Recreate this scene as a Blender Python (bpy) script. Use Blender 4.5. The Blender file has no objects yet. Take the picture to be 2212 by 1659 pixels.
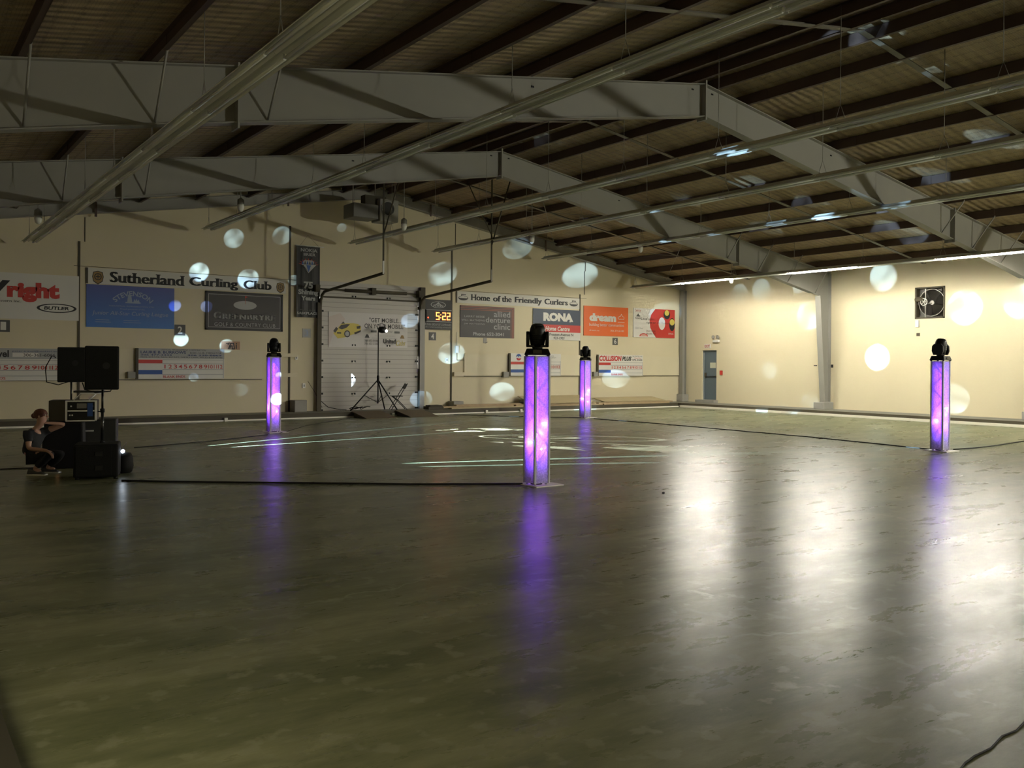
import bpy, bmesh, math, random
from mathutils import Vector, Matrix

# ---------------------------------------------------------------- camera
S = bpy.context.scene
COL = S.collection
cam_d = bpy.data.cameras.new('camera')
cam = bpy.data.objects.new('camera', cam_d)
COL.objects.link(cam)
cam.matrix_world = Matrix(((0.8143204, -0.0045589, -0.5803977, 0.0000000), (-0.5803723, 0.0058196, -0.8143305, 0.0000000), (0.0070902, 0.9999727, 0.0020931, 1.7000000), (0.0000000, 0.0000000, 0.0000000, 1.0000000)))
cam_d.sensor_width = 36.0
cam_d.lens = 31.4664
cam_d.shift_y = -0.01850
cam_d.clip_end = 200
cam_d.clip_start = 0.05
S.camera = cam

# ---------------------------------------------------------------- view, world
S.view_settings.view_transform = 'Standard'
S.view_settings.look = 'None'
S.view_settings.gamma = 1.0
S.view_settings.use_curve_mapping = False
S.view_settings.exposure = 0.0
W = bpy.data.worlds.new('night')
S.world = W
W.use_nodes = True
W.node_tree.nodes['Background'].inputs[0].default_value = (0.010, 0.010, 0.008, 1)
W.node_tree.nodes['Background'].inputs[1].default_value = 1.0
try:
    S.cycles.max_bounces = 6
    S.cycles.diffuse_bounces = 4
    S.cycles.sample_clamp_indirect = 4.0
    S.cycles.use_light_tree = True
except Exception:
    pass

# room constants (metres): rink floor z=0, walkway z=WK, end wall at Y=EY, right wall at X=RX
EY, RX, LX, BY, WK = 26.4, 27.6, -0.9, -9.0, 0.16
XR, ZT, SL = 13.35, 7.25, 0.16          # ridge, top of rafters, roof slope

# ---------------------------------------------------------------- lamps of the hall that are out of view
def lamp(name, kind, loc, energy, color, **kw):
    d = bpy.data.lights.new(name, kind)
    d.energy = energy; d.color = color
    for k, v in kw.items():
        setattr(d, k, v)
    o = bpy.data.objects.new(name, d)
    COL.objects.link(o)
    o.location = loc
    return o
def aim(o, tgt):
    d = Vector(tgt) - o.location
    o.rotation_euler = d.to_track_quat('-Z', 'Y').to_euler()

flood = lamp('wall_flood_lamp', 'SPOT', (22.6, -6.0, 3.1), 4100, (1.0, 1.0, 0.86), spot_size=2.9, spot_blend=1.0, shadow_soft_size=0.22)
aim(flood, (8, 26, 3.5))
flood2 = lamp('lobby_door_lamp', 'POINT', (-0.55, 3.2, 1.9), 60, (1.0, 0.95, 0.6), shadow_soft_size=0.3)

# ---------------------------------------------------------------- materials
MATS = {}
def mat(name, col, rough=0.6, metal=0.0, emit=None, es=1.0, spec=0.5, noise=None, bump=0.0, bscale=20.0):
    if name in MATS: return MATS[name]
    m = bpy.data.materials.new(name); m.use_nodes = True
    nt = m.node_tree; b = nt.nodes['Principled BSDF']
    b.inputs['Base Color'].default_value = (*col, 1)
    b.inputs['Roughness'].default_value = rough
    b.inputs['Metallic'].default_value = metal
    b.inputs['Specular IOR Level'].default_value = spec
    if emit:
        b.inputs['Emission Color'].default_value = (*emit, 1)
        b.inputs['Emission Strength'].default_value = es
    tc = None
    if noise:
        sc, amt = noise
        tc = nt.nodes.new('ShaderNodeTexCoord')
        n = nt.nodes.new('ShaderNodeTexNoise'); n.inputs['Scale'].default_value = sc; n.inputs['Detail'].default_value = 6
        nt.links.new(tc.outputs['Object'], n.inputs['Vector'])
        mx = nt.nodes.new('ShaderNodeMix'); mx.data_type = 'RGBA'
        mx.inputs[6].default_value = (*[c * (1 - amt) for c in col], 1)
        mx.inputs[7].default_value = (*[min(1, c * (1 + amt)) for c in col], 1)
        nt.links.new(n.outputs['Fac'], mx.inputs[0]); nt.links.new(mx.outputs[2], b.inputs['Base Color'])
    if bump:
        tc = tc or nt.nodes.new('ShaderNodeTexCoord')
        n = nt.nodes.new('ShaderNodeTexNoise'); n.inputs['Scale'].default_value = bscale; n.inputs['Detail'].default_value = 5
        nt.links.new(tc.outputs['Object'], n.inputs['Vector'])
        bp = nt.nodes.new('ShaderNodeBump'); bp.inputs['Strength'].default_value = bump; bp.inputs['Distance'].default_value = 0.02
        nt.links.new(n.outputs['Fac'], bp.inputs['Height']); nt.links.new(bp.outputs[0], b.inputs['Normal'])
    MATS[name] = m
    return m

m_wall = mat('painted_wall', (0.66, 0.585, 0.40), 0.75, noise=(0.7, 0.05), bump=0.08, bscale=6)
m_board = mat('painted_board', (0.67, 0.60, 0.42), 0.6, noise=(1.5, 0.06))
m_steel = mat('grey_painted_steel', (0.27, 0.26, 0.23), 0.5, noise=(3, 0.06))
m_purlin = mat('red_oxide_steel', (0.075, 0.045, 0.033), 0.55)
m_bridge = mat('grey_strut', (0.14, 0.125, 0.095), 0.5)
m_white = mat('white_enamel', (0.75, 0.74, 0.68), 0.35)
m_refl = mat('fixture_enamel', (0.62, 0.62, 0.55), 0.28, 0.2)
m_tube = mat('unlit_tube', (0.66, 0.67, 0.60), 0.12)
m_lit = mat('lit_tube', (1, 1, 1), 0.3, emit=(1.0, 0.96, 0.82), es=420)
m_black = mat('black_plastic', (0.007, 0.007, 0.007), 0.45, spec=.3)
m_blackm = mat('black_metal', (0.015, 0.015, 0.015), 0.3, 0.3)
m_cloth = mat('black_cloth', (0.008, 0.008, 0.010), 0.9)
m_dark = mat('dark_rubber', (0.035, 0.03, 0.022), 0.8)
m_conc = mat('raw_concrete', (0.30, 0.29, 0.26), 0.8, noise=(4, 0.15))
m_walk = mat('walkway_concrete', (0.20, 0.195, 0.16), 0.7, noise=(2, 0.12))
m_lip = mat('walkway_edge_board', (0.06, 0.05, 0.03), 0.7, noise=(2, 0.2))
m_strip = mat('white_kick_board', (0.85, 0.82, 0.70), 0.5)
m_wood = mat('raw_lumber', (0.42, 0.31, 0.18), 0.7, noise=(5, 0.25))
m_ply = mat('plywood', (0.46, 0.38, 0.22), 0.7, noise=(2, 0.12))
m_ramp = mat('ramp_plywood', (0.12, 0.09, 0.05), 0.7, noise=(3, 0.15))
m_chrome = mat('chrome', (0.6, 0.6, 0.62), 0.2, 0.9)
m_cord = mat('black_cord', (0.012, 0.010, 0.008), 0.7)
P = lambda n, c, r=0.55: mat(n, c, r)
pw = P('sign_white', (0.68, 0.66, 0.60)); pbk = P('sign_black', (0.015, 0.015, 0.015)); pch = P('sign_charcoal', (0.045, 0.04, 0.04))
pred = P('sign_red', (0.50, 0.04, 0.03)); pblue = P('sign_blue', (0.035, 0.11, 0.33)); pnavy = P('sign_navy', (0.02, 0.04, 0.14))
por = P('sign_orange', (0.72, 0.14, 0.03)); pye = P('sign_yellow', (0.62, 0.50, 0.10)); pgold = P('sign_gold', (0.28, 0.17, 0.05))
pgrey = P('sign_grey', (0.10, 0.10, 0.095)); plg = P('sign_light_grey', (0.36, 0.36, 0.35)); pcop = P('sign_copper', (0.35, 0.10, 0.05))
pmar = P('sign_maroon', (0.16, 0.03, 0.02)); pskin = P('sign_skin', (0.55, 0.33, 0.26)); pdb = P('sign_dark_blue', (0.03, 0.09, 0.30)); ppale = P('sign_pale_blue', (0.30, 0.36, 0.48))

def floor_material():
    m = bpy.data.materials.new('polished_concrete_floor'); m.use_nodes = True
    nt = m.node_tree; b = nt.nodes['Principled BSDF']; L = nt.links.new; N = nt.nodes.new
    tc = N('ShaderNodeTexCoord')
    def noise(sc, det, rough=0.6, dist=0.0, vec=None):
        n = N('ShaderNodeTexNoise'); n.inputs['Scale'].default_value = sc; n.inputs['Detail'].default_value = det
        n.inputs['Roughness'].default_value = rough; n.inputs['Distortion'].default_value = dist
        L(vec or tc.outputs['Object'], n.inputs['Vector']); return n
    def ramp(src, a, b_, c0, c1):
        r = N('ShaderNodeValToRGB'); r.color_ramp.elements[0].position = a; r.color_ramp.elements[1].position = b_
        r.color_ramp.elements[0].color = (*c0, 1); r.color_ramp.elements[1].color = (*c1, 1); L(src, r.inputs[0]); return r
    mp = N('ShaderNodeMapping'); mp.inputs['Rotation'].default_value = (0, 0, -0.62); mp.inputs['Scale'].default_value = (0.5, 1.6, 1)
    L(tc.outputs['Object'], mp.inputs['Vector'])
    a = ramp(noise(0.9, 10, 0.66, 0.15, mp.outputs[0]).outputs['Fac'], 0.38, 0.62, (0.125, 0.137, 0.074), (0.255, 0.256, 0.162))
    c = ramp(noise(2.6, 10, 0.75, 0.15, mp.outputs[0]).outputs['Fac'], 0.38, 0.66, (.86, .87, .84), (1.16, 1.15, 1.14))
    mul = N('ShaderNodeMix'); mul.data_type = 'RGBA'; mul.blend_type = 'MULTIPLY'; mul.inputs[0].default_value = 1
    L(a.outputs[0], mul.inputs[6]); L(c.outputs[0], mul.inputs[7])
    # scratches and hairline cracks: edges of distorted cells
    v = N('ShaderNodeTexVoronoi'); v.feature = 'DISTANCE_TO_EDGE'; v.inputs['Scale'].default_value = 0.42
    dn = noise(1.2, 4, 0.6); ad = N('ShaderNodeVectorMath'); ad.operation = 'ADD'
    L(tc.outputs['Object'], ad.inputs[0]); L(dn.outputs['Color'], ad.inputs[1]); L(ad.outputs[0], v.inputs['Vector'])
    cr = ramp(v.outputs['Distance'], 0.0, 0.012, (1, 1, 1), (0, 0, 0))
    gate = ramp(noise(0.5, 3).outputs['Fac'], 0.50, 0.62, (0, 0, 0), (0.75, 0.75, 0.75))
    gm = N('ShaderNodeMath'); gm.operation = 'MULTIPLY'; L(cr.outputs[0], gm.inputs[0]); L(gate.outputs[0], gm.inputs[1])
    mx = N('ShaderNodeMix'); mx.data_type = 'RGBA'; L(gm.outputs[0], mx.inputs[0]); L(mul.outputs[2], mx.inputs[6])
    mx.inputs[7].default_value = (0.36, 0.36, 0.27, 1)
    sp = ramp(noise(5.5, 4, 0.55).outputs['Fac'], 0.57, 0.64, (0, 0, 0), (0.6, 0.6, 0.6))
    m3 = N('ShaderNodeMix'); m3.data_type = 'RGBA'; L(sp.outputs[0], m3.inputs[0]); L(mx.outputs[2], m3.inputs[6]); m3.inputs[7].default_value = (0.30, 0.30, 0.21, 1)
    L(m3.outputs[2], b.inputs['Base Color'])
    rr = N('ShaderNodeMapRange'); rr.inputs['From Min'].default_value = 0.3; rr.inputs['From Max'].default_value = 0.75
    rr.inputs['To Min'].default_value = 0.25; rr.inputs['To Max'].default_value = 0.34
    L(noise(1.6, 9, 0.70, 0.1, mp.outputs[0]).outputs['Fac'], rr.inputs['Value']); L(rr.outputs[0], b.inputs['Roughness'])
    bp = N('ShaderNodeBump'); bp.inputs['Strength'].default_value = 0.32; bp.inputs['Distance'].default_value = 0.02
    L(noise(2.2, 6, 0.55, 0.1, mp.outputs[0]).outputs['Fac'], bp.inputs['Height']); L(bp.outputs[0], b.inputs['Normal'])
    b.inputs['Specular IOR Level'].default_value = 0.17
    return m
m_floor = floor_material()

def ceiling_material():
    m = bpy.data.materials.new('mesh_backed_insulation'); m.use_nodes = True
    nt = m.node_tree; b = nt.nodes['Principled BSDF']; L = nt.links.new; N = nt.nodes.new
    tc = N('ShaderNodeTexCoord')
    n = N('ShaderNodeTexNoise'); n.inputs['Scale'].default_value = 3.0; n.inputs['Detail'].default_value = 6
    mp = N('ShaderNodeMapping'); mp.inputs['Scale'].default_value = (0.35, 2.5, 1); L(tc.outputs['Object'], mp.inputs[0]); L(mp.outputs[0], n.inputs['Vector'])
    r = N('ShaderNodeValToRGB'); r.color_ramp.elements[0].position = 0.35; r.color_ramp.elements[1].position = 0.75
    r.color_ramp.elements[0].color = (0.30, 0.22, 0.125, 1); r.color_ramp.elements[1].color = (0.44, 0.34, 0.20, 1); L(n.outputs['Fac'], r.inputs[0])
    v = N('ShaderNodeTexVoronoi'); v.feature = 'DISTANCE_TO_EDGE'; v.inputs['Scale'].default_value = 26; v.inputs['Randomness'].default_value = 0.25
    L(tc.outputs['Object'], v.inputs['Vector'])
    r2 = N('ShaderNodeValToRGB'); r2.color_ramp.elements[0].position = 0.03; r2.color_ramp.elements[1].position = 0.10
    r2.color_ramp.elements[0].color = (0.55, 0.55, 0.55, 1); L(v.outputs['Distance'], r2.inputs[0])
    mu = N('ShaderNodeMix'); mu.data_type = 'RGBA'; mu.blend_type = 'MULTIPLY'; mu.inputs[0].default_value = 1
    L(r.outputs[0], mu.inputs[6]); L(r2.outputs[0], mu.inputs[7]); L(mu.outputs[2], b.inputs['Base Color'])
    w = N('ShaderNodeTexWave'); w.bands_direction = 'Y'; w.inputs['Scale'].default_value = 1.6; w.inputs['Distortion'].default_value = 2.5; w.inputs['Detail'].default_value = 2
    L(tc.outputs['Object'], w.inputs['Vector'])
    bp = N('ShaderNodeBump'); bp.inputs['Strength'].default_value = 0.5; bp.inputs['Distance'].default_value = 0.04
    L(w.outputs['Fac'], bp.inputs['Height']); L(bp.outputs[0], b.inputs['Normal'])
    b.inputs['Roughness'].default_value = 0.55
    return m
m_ceil = ceiling_material()

# ---------------------------------------------------------------- mesh helpers
class MB:
    """collects shapes, links them as ONE mesh object"""
    def __init__(s): s.bm = bmesh.new(); s.mats = []
    def mi(s, m):
        if m not in s.mats: s.mats.append(m)
        return s.mats.index(m)
    def face(s, pts, m):
        f = s.bm.faces.new([s.bm.verts.new(p) for p in pts]); f.material_index = s.mi(m); return f
    def hexa(s, c, m):
        vs = [s.bm.verts.new(p) for p in c]; i = s.mi(m)
        for q in ((0, 3, 2, 1), (4, 5, 6, 7), (0, 1, 5, 4), (1, 2, 6, 5), (2, 3, 7, 6), (3, 0, 4, 7)):
            f = s.bm.faces.new([vs[k] for k in q]); f.material_index = i
        return s
    def box(s, x0, y0, z0, x1, y1, z1, m):
        return s.hexa([(x0, y0, z0), (x1, y0, z0), (x1, y1, z0), (x0, y1, z0), (x0, y0, z1), (x1, y0, z1), (x1, y1, z1), (x0, y1, z1)], m)
    def prism(s, poly, axis, a, b, m):
        """poly of 2-tuples extruded along axis between a and b. axis y: poly=(x,z); x: poly=(y,z); z: poly=(x,y)"""
        def P3(p, t):
            return {'y': (p[0], t, p[1]), 'x': (t, p[0], p[1]), 'z': (p[0], p[1], t)}[axis]
        A = [s.bm.verts.new(P3(p, a)) for p in poly]; B = [s.bm.verts.new(P3(p, b)) for p in poly]
        i = s.mi(m); n = len(poly); fs = []
        fs.append(s.bm.faces.new(A)); fs.append(s.bm.faces.new(B[::-1]))
        for k in range(n): fs.append(s.bm.faces.new([A[k], B[k], B[(k + 1) % n], A[(k + 1) % n]]))
        for f in fs: f.material_index = i
        return s
    def tube(s, pts, r, m, seg=8, cap=True, smooth=True):
        """round bar through pts; r may be a list"""
        pts = [Vector(p) for p in pts]; rs = r if isinstance(r, (list, tuple)) else [r] * len(pts)
        i = s.mi(m); rings = []; up = None
        for k, p in enumerate(pts):
            d = (pts[min(k + 1, len(pts) - 1)] - pts[max(k - 1, 0)]).normalized()
            if up is None:
                up = Vector((0, 0, 1)) if abs(d.z) < 0.9 else Vector((1, 0, 0))
            a = d.cross(up)
            if a.length < 1e-4: a = d.cross(Vector((0, 1, 0)))
            a.normalize(); b = a.cross(d).normalized(); up = b
            rings.append([s.bm.verts.new(p + (a * math.cos(t) + b * math.sin(t)) * rs[k]) for t in [2 * math.pi * j / seg for j in range(seg)]])
        for k in range(len(rings) - 1):
            for j in range(seg):
                f = s.bm.faces.new([rings[k][j], rings[k][(j + 1) % seg], rings[k + 1][(j + 1) % seg], rings[k + 1][j]])
                f.material_index = i; f.smooth = smooth
        if cap:
            for q in (rings[0][::-1], rings[-1]):
                f = s.bm.faces.new(q); f.material_index = i
        return s
    def lathe(s, prof, c, m, seg=20, axis='z'):
        """prof: (radius, height) list"""
        i = s.mi(m); rings = []
        for r, h in prof:
            row = []
            for j in range(seg):
                t = 2 * math.pi * j / seg; x, y = r * math.cos(t), r * math.sin(t)
                p = {'z': (c[0] + x, c[1] + y, c[2] + h), 'x': (c[0] + h, c[1] + x, c[2] + y), 'y': (c[0] + x, c[1] + h, c[2] + y)}[axis]
                row.append(s.bm.verts.new(p))
            rings.append(row)
        for k in range(len(rings) - 1):
            for j in range(seg):
                f = s.bm.faces.new([rings[k][j], rings[k][(j + 1) % seg], rings[k + 1][(j + 1) % seg], rings[k + 1][j]]); f.material_index = i; f.smooth = True
        for q in (rings[0][::-1], rings[-1]):
            f = s.bm.faces.new(q); f.material_index = i
        return s
    def sphere(s, c, r, m, seg=14, sc=(1, 1, 1)):
        i = s.mi(m); n0 = len(s.bm.faces)
        res = bmesh.ops.create_uvsphere(s.bm, u_segments=seg, v_segments=max(6, seg // 2), radius=r)
        for v in res['verts']:
            v.co = Vector((v.co.x * sc[0] + c[0], v.co.y * sc[1] + c[1], v.co.z * sc[2] + c[2]))
        for f in {f for v in res['verts'] for f in v.link_faces}: f.material_index = i; f.smooth = True
        return s
    def bevel(s, w, seg=2):
        bmesh.ops.remove_doubles(s.bm, verts=s.bm.verts[:], dist=1e-5)
        bmesh.ops.bevel(s.bm, geom=s.bm.edges[:], offset=w, segments=seg, affect='EDGES', profile=0.5, clamp_overlap=True)
        return s
    def xf(s, M):
        bmesh.ops.transform(s.bm, matrix=M, verts=s.bm.verts[:]); return s
    def build(s, name, parent=None, loc=None, rot=None, recenter=False):
        bmesh.ops.recalc_face_normals(s.bm, faces=s.bm.faces[:])
        me = bpy.data.meshes.new(name); s.bm.to_mesh(me); s.bm.free()
        for m in s.mats: me.materials.append(m)
        o = bpy.data.objects.new(name, me); COL.objects.link(o)
        if parent: o.parent = parent
        if recenter and len(me.vertices):
            xs = [v.co for v in me.vertices]
            c = Vector((sum(v.x for v in xs) / len(xs), sum(v.y for v in xs) / len(xs), min(v.z for v in xs)))
            me.transform(Matrix.Translation(-c)); o.location = c
        if loc is not None: o.location = loc
        if rot is not None: o.rotation_euler = rot
        return o
def tag(o, label=None, cat=None, group=None, kind=None):
    if label: o['label'] = label
    if cat: o['category'] = cat
    if group: o['group'] = group
    if kind: o['kind'] = kind
    return o
def empty(name, loc=(0, 0, 0), rz=0.0, label=None, cat=None, group=None):
    o = bpy.data.objects.new(name, None); COL.objects.link(o); o.location = loc; o.rotation_euler = (0, 0, rz)
    o.empty_display_size = 0.1
    return tag(o, label, cat, group)
def kids(o): return [c for c in COL.objects if c.parent == o]
def copy_tree(o, parent=None):
    c = o.copy(); COL.objects.link(c)
    if parent: c.parent = parent
    for k in kids(o): copy_tree(k, c)
    return c

# ---------------------------------------------------------------- lettering
_txt = {}
def text_mesh(s, bold=0.0, serif=False, space=1.0):
    bold = .004 if serif else bold
    key = (s, bold, serif, space)
    if key in _txt: return _txt[key]
    cu = bpy.data.curves.new('txt', 'FONT'); cu.body = s; cu.size = 1.0; cu.offset = bold; cu.space_character = space
    cu.resolution_u = 3
    ob = bpy.data.objects.new('txt', cu); COL.objects.link(ob)
    bpy.context.view_layer.update()
    dg = bpy.context.evaluated_depsgraph_get()
    me = bpy.data.meshes.new_from_object(ob.evaluated_get(dg))
    V = [(v.co.x, v.co.y) for v in me.vertices]; F = [tuple(p.vertices) for p in me.polygons]
    if serif:
        ys = [0.0]; cnt = {}
        for e in me.edges: cnt[e.key] = 0
        for p in me.polygons:
            for k in p.edge_keys: cnt[k] = cnt.get(k, 0) + 1
        extra = []
        for k, c in cnt.items():
            if c != 1: continue
            a, b = V[k[0]], V[k[1]]
            if abs(a[1] - b[1]) < 0.004 and 0.06 < abs(a[0] - b[0]) < 0.20:
                y = a[1]; x0, x1 = min(a[0], b[0]), max(a[0], b[0])
                top = y > 0.3
                if -0.01 < y < 0.01 or 0.5 < y: extra.append((x0 - (0.055), x1 + 0.055, y - 0.05 if top else y, y if top else y + 0.05))
        # heavier stems: add a copy shifted sideways
        n = len(V); V2 = [(x + 0.085, y) for x, y in V]; F2 = [tuple(i + n for i in f) for f in F]
        V = V + V2; F = F + F2
        for x0, x1, y0, y1 in extra:
            n = len(V); V += [(x0, y0), (x1 + 0.075, y0), (x1 + 0.075, y1), (x0, y1)]; F.append((n, n + 1, n + 2, n + 3))
    bpy.data.objects.remove(ob); bpy.data.curves.remove(cu); bpy.data.meshes.remove(me)
    _txt[key] = (V, F)
    return V, F

class Face2D:
    """flat artwork in a sign's own plane: u right, v up, out of the wall = -y"""
    def __init__(s): s.bm = bmesh.new(); s.mats = []; s.k = 0
    def _mi(s, m):
        if m not in s.mats: s.mats.append(m)
        return s.mats.index(m)
    def _y(s): s.k += 1; return -0.0015 - 0.0012 * s.k
    def poly(s, pts, m):
        y = s._y(); i = s._mi(m)
        f = s.bm.faces.new([s.bm.verts.new((p[0], y, p[1])) for p in pts]); f.material_index = i; return s
    def rect(s, u0, v0, u1, v1, m): return s.poly([(u0, v0), (u1, v0), (u1, v1), (u0, v1)], m)
    def ell(s, cu, cv, ru, rv, m, a0=0, a1=360, n=36):
        return s.poly([(cu + ru * math.cos(math.radians(a0 + (a1 - a0) * k / n)), cv + rv * math.sin(math.radians(a0 + (a1 - a0) * k / n))) for k in range(n + (a1 - a0 < 360))], m)
    def line(s, pts, w, m, closed=False):
        y = s._y(); i = s._mi(m); n = len(pts)
        for k in range(n if closed else n - 1):
            a = Vector(pts[k]); b = Vector(pts[(k + 1) % n]); d = (b - a)
            if d.length < 1e-6: continue
            d.normalize(); q = Vector((-d.y, d.x)) * w / 2; e = d * w / 3
            f = s.bm.faces.new([s.bm.verts.new((p.x, y, p.y)) for p in (a - e - q, b + e - q, b + e + q, a - e + q)]); f.material_index = i
        return s
    def ring(s, cu, cv, ru, rv, w, m, a0=0, a1=360, n=40):
        return s.line([(cu + ru * math.cos(math.radians(a0 + (a1 - a0) * k / n)), cv + rv * math.sin(math.radians(a0 + (a1 - a0) * k / n))) for k in range(n + 1)], w, m)
    def text(s, t, u0, v0, u1, v1, m, bold=0.0, shear=0.0, serif=False, space=1.0, arc=None, drop=0.0):
        """the text's ink box is fitted into u0..u1, v0..v1"""
        V, F = text_mesh(t, bold, serif, space)
        if not V: return s
        x0 = min(v[0] for v in V); x1 = max(v[0] for v in V); y0 = min(v[1] for v in V); y1 = max(v[1] for v in V)
        y = s._y(); i = s._mi(m); vs = []
        for a, b in V:
            U = (a - x0) / (x1 - x0); T = (b - y0) / (y1 - y0)
            u = u0 + (u1 - u0) * U + shear * T * (v1 - v0); v = v0 + (v1 - v0) * T
            if arc:   # arc=(cu,cv,R,half angle): text bent along a circle
                cu, cv, Rr, ha = arc; ang = math.radians(ha * (1 - 2 * U)); rr = Rr + T * (v1 - v0)
                u = cu + rr * math.sin(-ang); v = cv + rr * math.cos(ang)
            vs.append(s.bm.verts.new((u, y, v + drop * (U - 0.5))))
        for f in F:
            try:
                q = s.bm.faces.new([vs[k] for k in f]); q.material_index = i
            except ValueError: pass
        return s
    def build(s, name, parent):
        me = bpy.data.meshes.new(name); s.bm.to_mesh(me); s.bm.free()
        for m in s.mats: me.materials.append(m)
        o = bpy.data.objects.new(name, me); COL.objects.link(o); o.parent = parent
        return o

def sign(name, label, cat, box, m, y=None, thick=0.025, wall='end', group=None, drop=0.0):
    """panel on a wall; box=(a0,z1,a1,z0) in wall coordinates; returns root, half width, half height"""
    a0, z1, a1, z0 = box; w = abs(a1 - a0) / 2; h = (z1 - z0) / 2; c = (a0 + a1) / 2; zc = (z0 + z1) / 2
    b = MB()
    b.box(-w, 0, -h, w, thick, h, m)
    o = b.build(name)
    if wall == 'end':
        o.location = (c, (EY if y is None else y) - thick, zc)
    else:
        o.location = ((RX if y is None else y) - thick, c, zc); o.rotation_euler = (0, 0, -math.pi / 2)
    tag(o, label, cat, group)
    return o, w, h

# ================================================================ ROOM SHELL
def struct(mb, name, kind='structure'):
    return tag(mb.build(name), kind=kind)
b = MB(); b.box(LX, BY, -0.1, RX, EY, 0.0, m_floor); struct(b, 'floor')
# raised walkway on three sides (white kick board in front of it)
b = MB()
b.box(LX, 25.35, 0.0, RX, EY, WK, m_walk); struct(b, 'trim_1')
b = MB(); b.box(26.25, BY, 0.0, RX, 25.35, WK, m_walk); struct(b, 'trim_2')
b = MB(); b.box(LX, BY, 0.0, 0.46, 25.35, WK, m_dark); struct(b, 'trim_3')
b = MB(); b.box(0.46, 25.30, 0.035, 26.25, 25.35, WK + .004, m_lip); struct(b, 'trim_4')
b = MB(); b.box(26.2, BY, 0.075, 26.25, 25.30, WK + .004, m_lip); struct(b, 'trim_5')
b = MB(); b.box(0.46, 25.26, 0.0, 26.2, 25.30, 0.04, m_strip); struct(b, 'trim_6')
b = MB()
for k in range(14):
    y0 = BY + k * 2.44; y1 = min(y0 + 2.43, 25.26)
    b.box(26.14, y0, 0.0, 26.2, y1, 0.078, m_strip)
struct(b, 'trim_7')
for k, x in enumerate((8.05, 13.35, 16.9, 18.35)):
    b = MB(); b.box(x, 25.22, 0.0, x + .09, 25.30, 0.10, m_strip)
    tag(b.build('hack_block', recenter=True), 'small white block on the kick board, ' + ('nearest the left pillar', 'between the two plywood ramps', 'left of the lumber pile middle', 'beside the far pillar')[k], 'block', 'white blocks along the kick board')

def roofz(x, z0=ZT + .22): return z0 - SL * abs(x - XR)
b = MB(); b.prism([(LX, 0), (RX, 0), (RX, roofz(RX)), (XR, roofz(XR)), (LX, roofz(LX))], 'y', EY, EY + .15, m_wall); struct(b, 'wall_end')
b = MB(); b.prism([(LX, 0), (RX, 0), (RX, roofz(RX)), (XR, roofz(XR)), (LX, roofz(LX))], 'y', BY - .15, BY, m_wall); struct(b, 'wall_back')
b = MB(); b.box(LX - .15, BY, 0, LX, EY, roofz(LX), m_wall); struct(b, 'wall_left')
# right wall with openings for the exit door and the fan
DY0, DY1, DZ0, DZ1 = 24.55, 25.32, 0.27, 2.28
FY0, FY1, FZ0, FZ1 = 15.13, 16.13, 3.23, 4.25
b = MB(); zt = roofz(RX)
b.box(RX, BY, 0, RX + .2, FY0, zt, m_wall); b.box(RX, FY0, 0, RX + .2, FY1, FZ0, m_wall); b.box(RX, FY0, FZ1, RX + .2, FY1, zt, m_wall)
b.box(RX, FY1, 0, RX + .2, DY0, zt, m_wall); b.box(RX, DY0, 0, RX + .2, DY1, DZ0, m_wall); b.box(RX, DY0, DZ1, RX + .2, DY1, zt, m_wall)
b.box(RX, DY1, 0, RX + .2, EY, zt, m_wall); struct(b, 'wall_right')
# roof deck
for nm, xa, xb in (('ceiling', LX - .15, XR), ('ceiling', XR, RX + .2)):
    b = MB(); za, zb = roofz(xa), roofz(xb)
    b.hexa([(xa, BY - .15, za), (xb, BY - .15, zb), (xb, EY + .15, zb), (xa, EY + .15, za), (xa, BY - .15, za + .08), (xb, BY - .15, zb + .08), (xb, EY + .15, zb + .08), (xa, EY + .15, za + .08)], m_ceil)
    struct(b, nm)
# dark vertical joints of the end wall cladding
for k, (x, z1, off) in enumerate(((4.48, 4.90, .14), (10.40, 5.87, .0), (16.23, 5.72, .14), (21.98, 4.35, .22))):
    b = MB(); b.box(x - .028, EY - .02, WK, x + .028, EY, z1, m_lip)
    top = 7.03 - SL * abs(x - XR) - .05
    if off: b.box(x + off - .012, EY - .012, z1, x + off + .012, EY, min(top, z1 + .9), m_lip)
    if off: b.box(x + off + .02, EY - .015, min(top, z1 + .9), x + off + .045, EY, top, m_lip)
    struct(b, 'trim_%d' % (8 + k))

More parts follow.
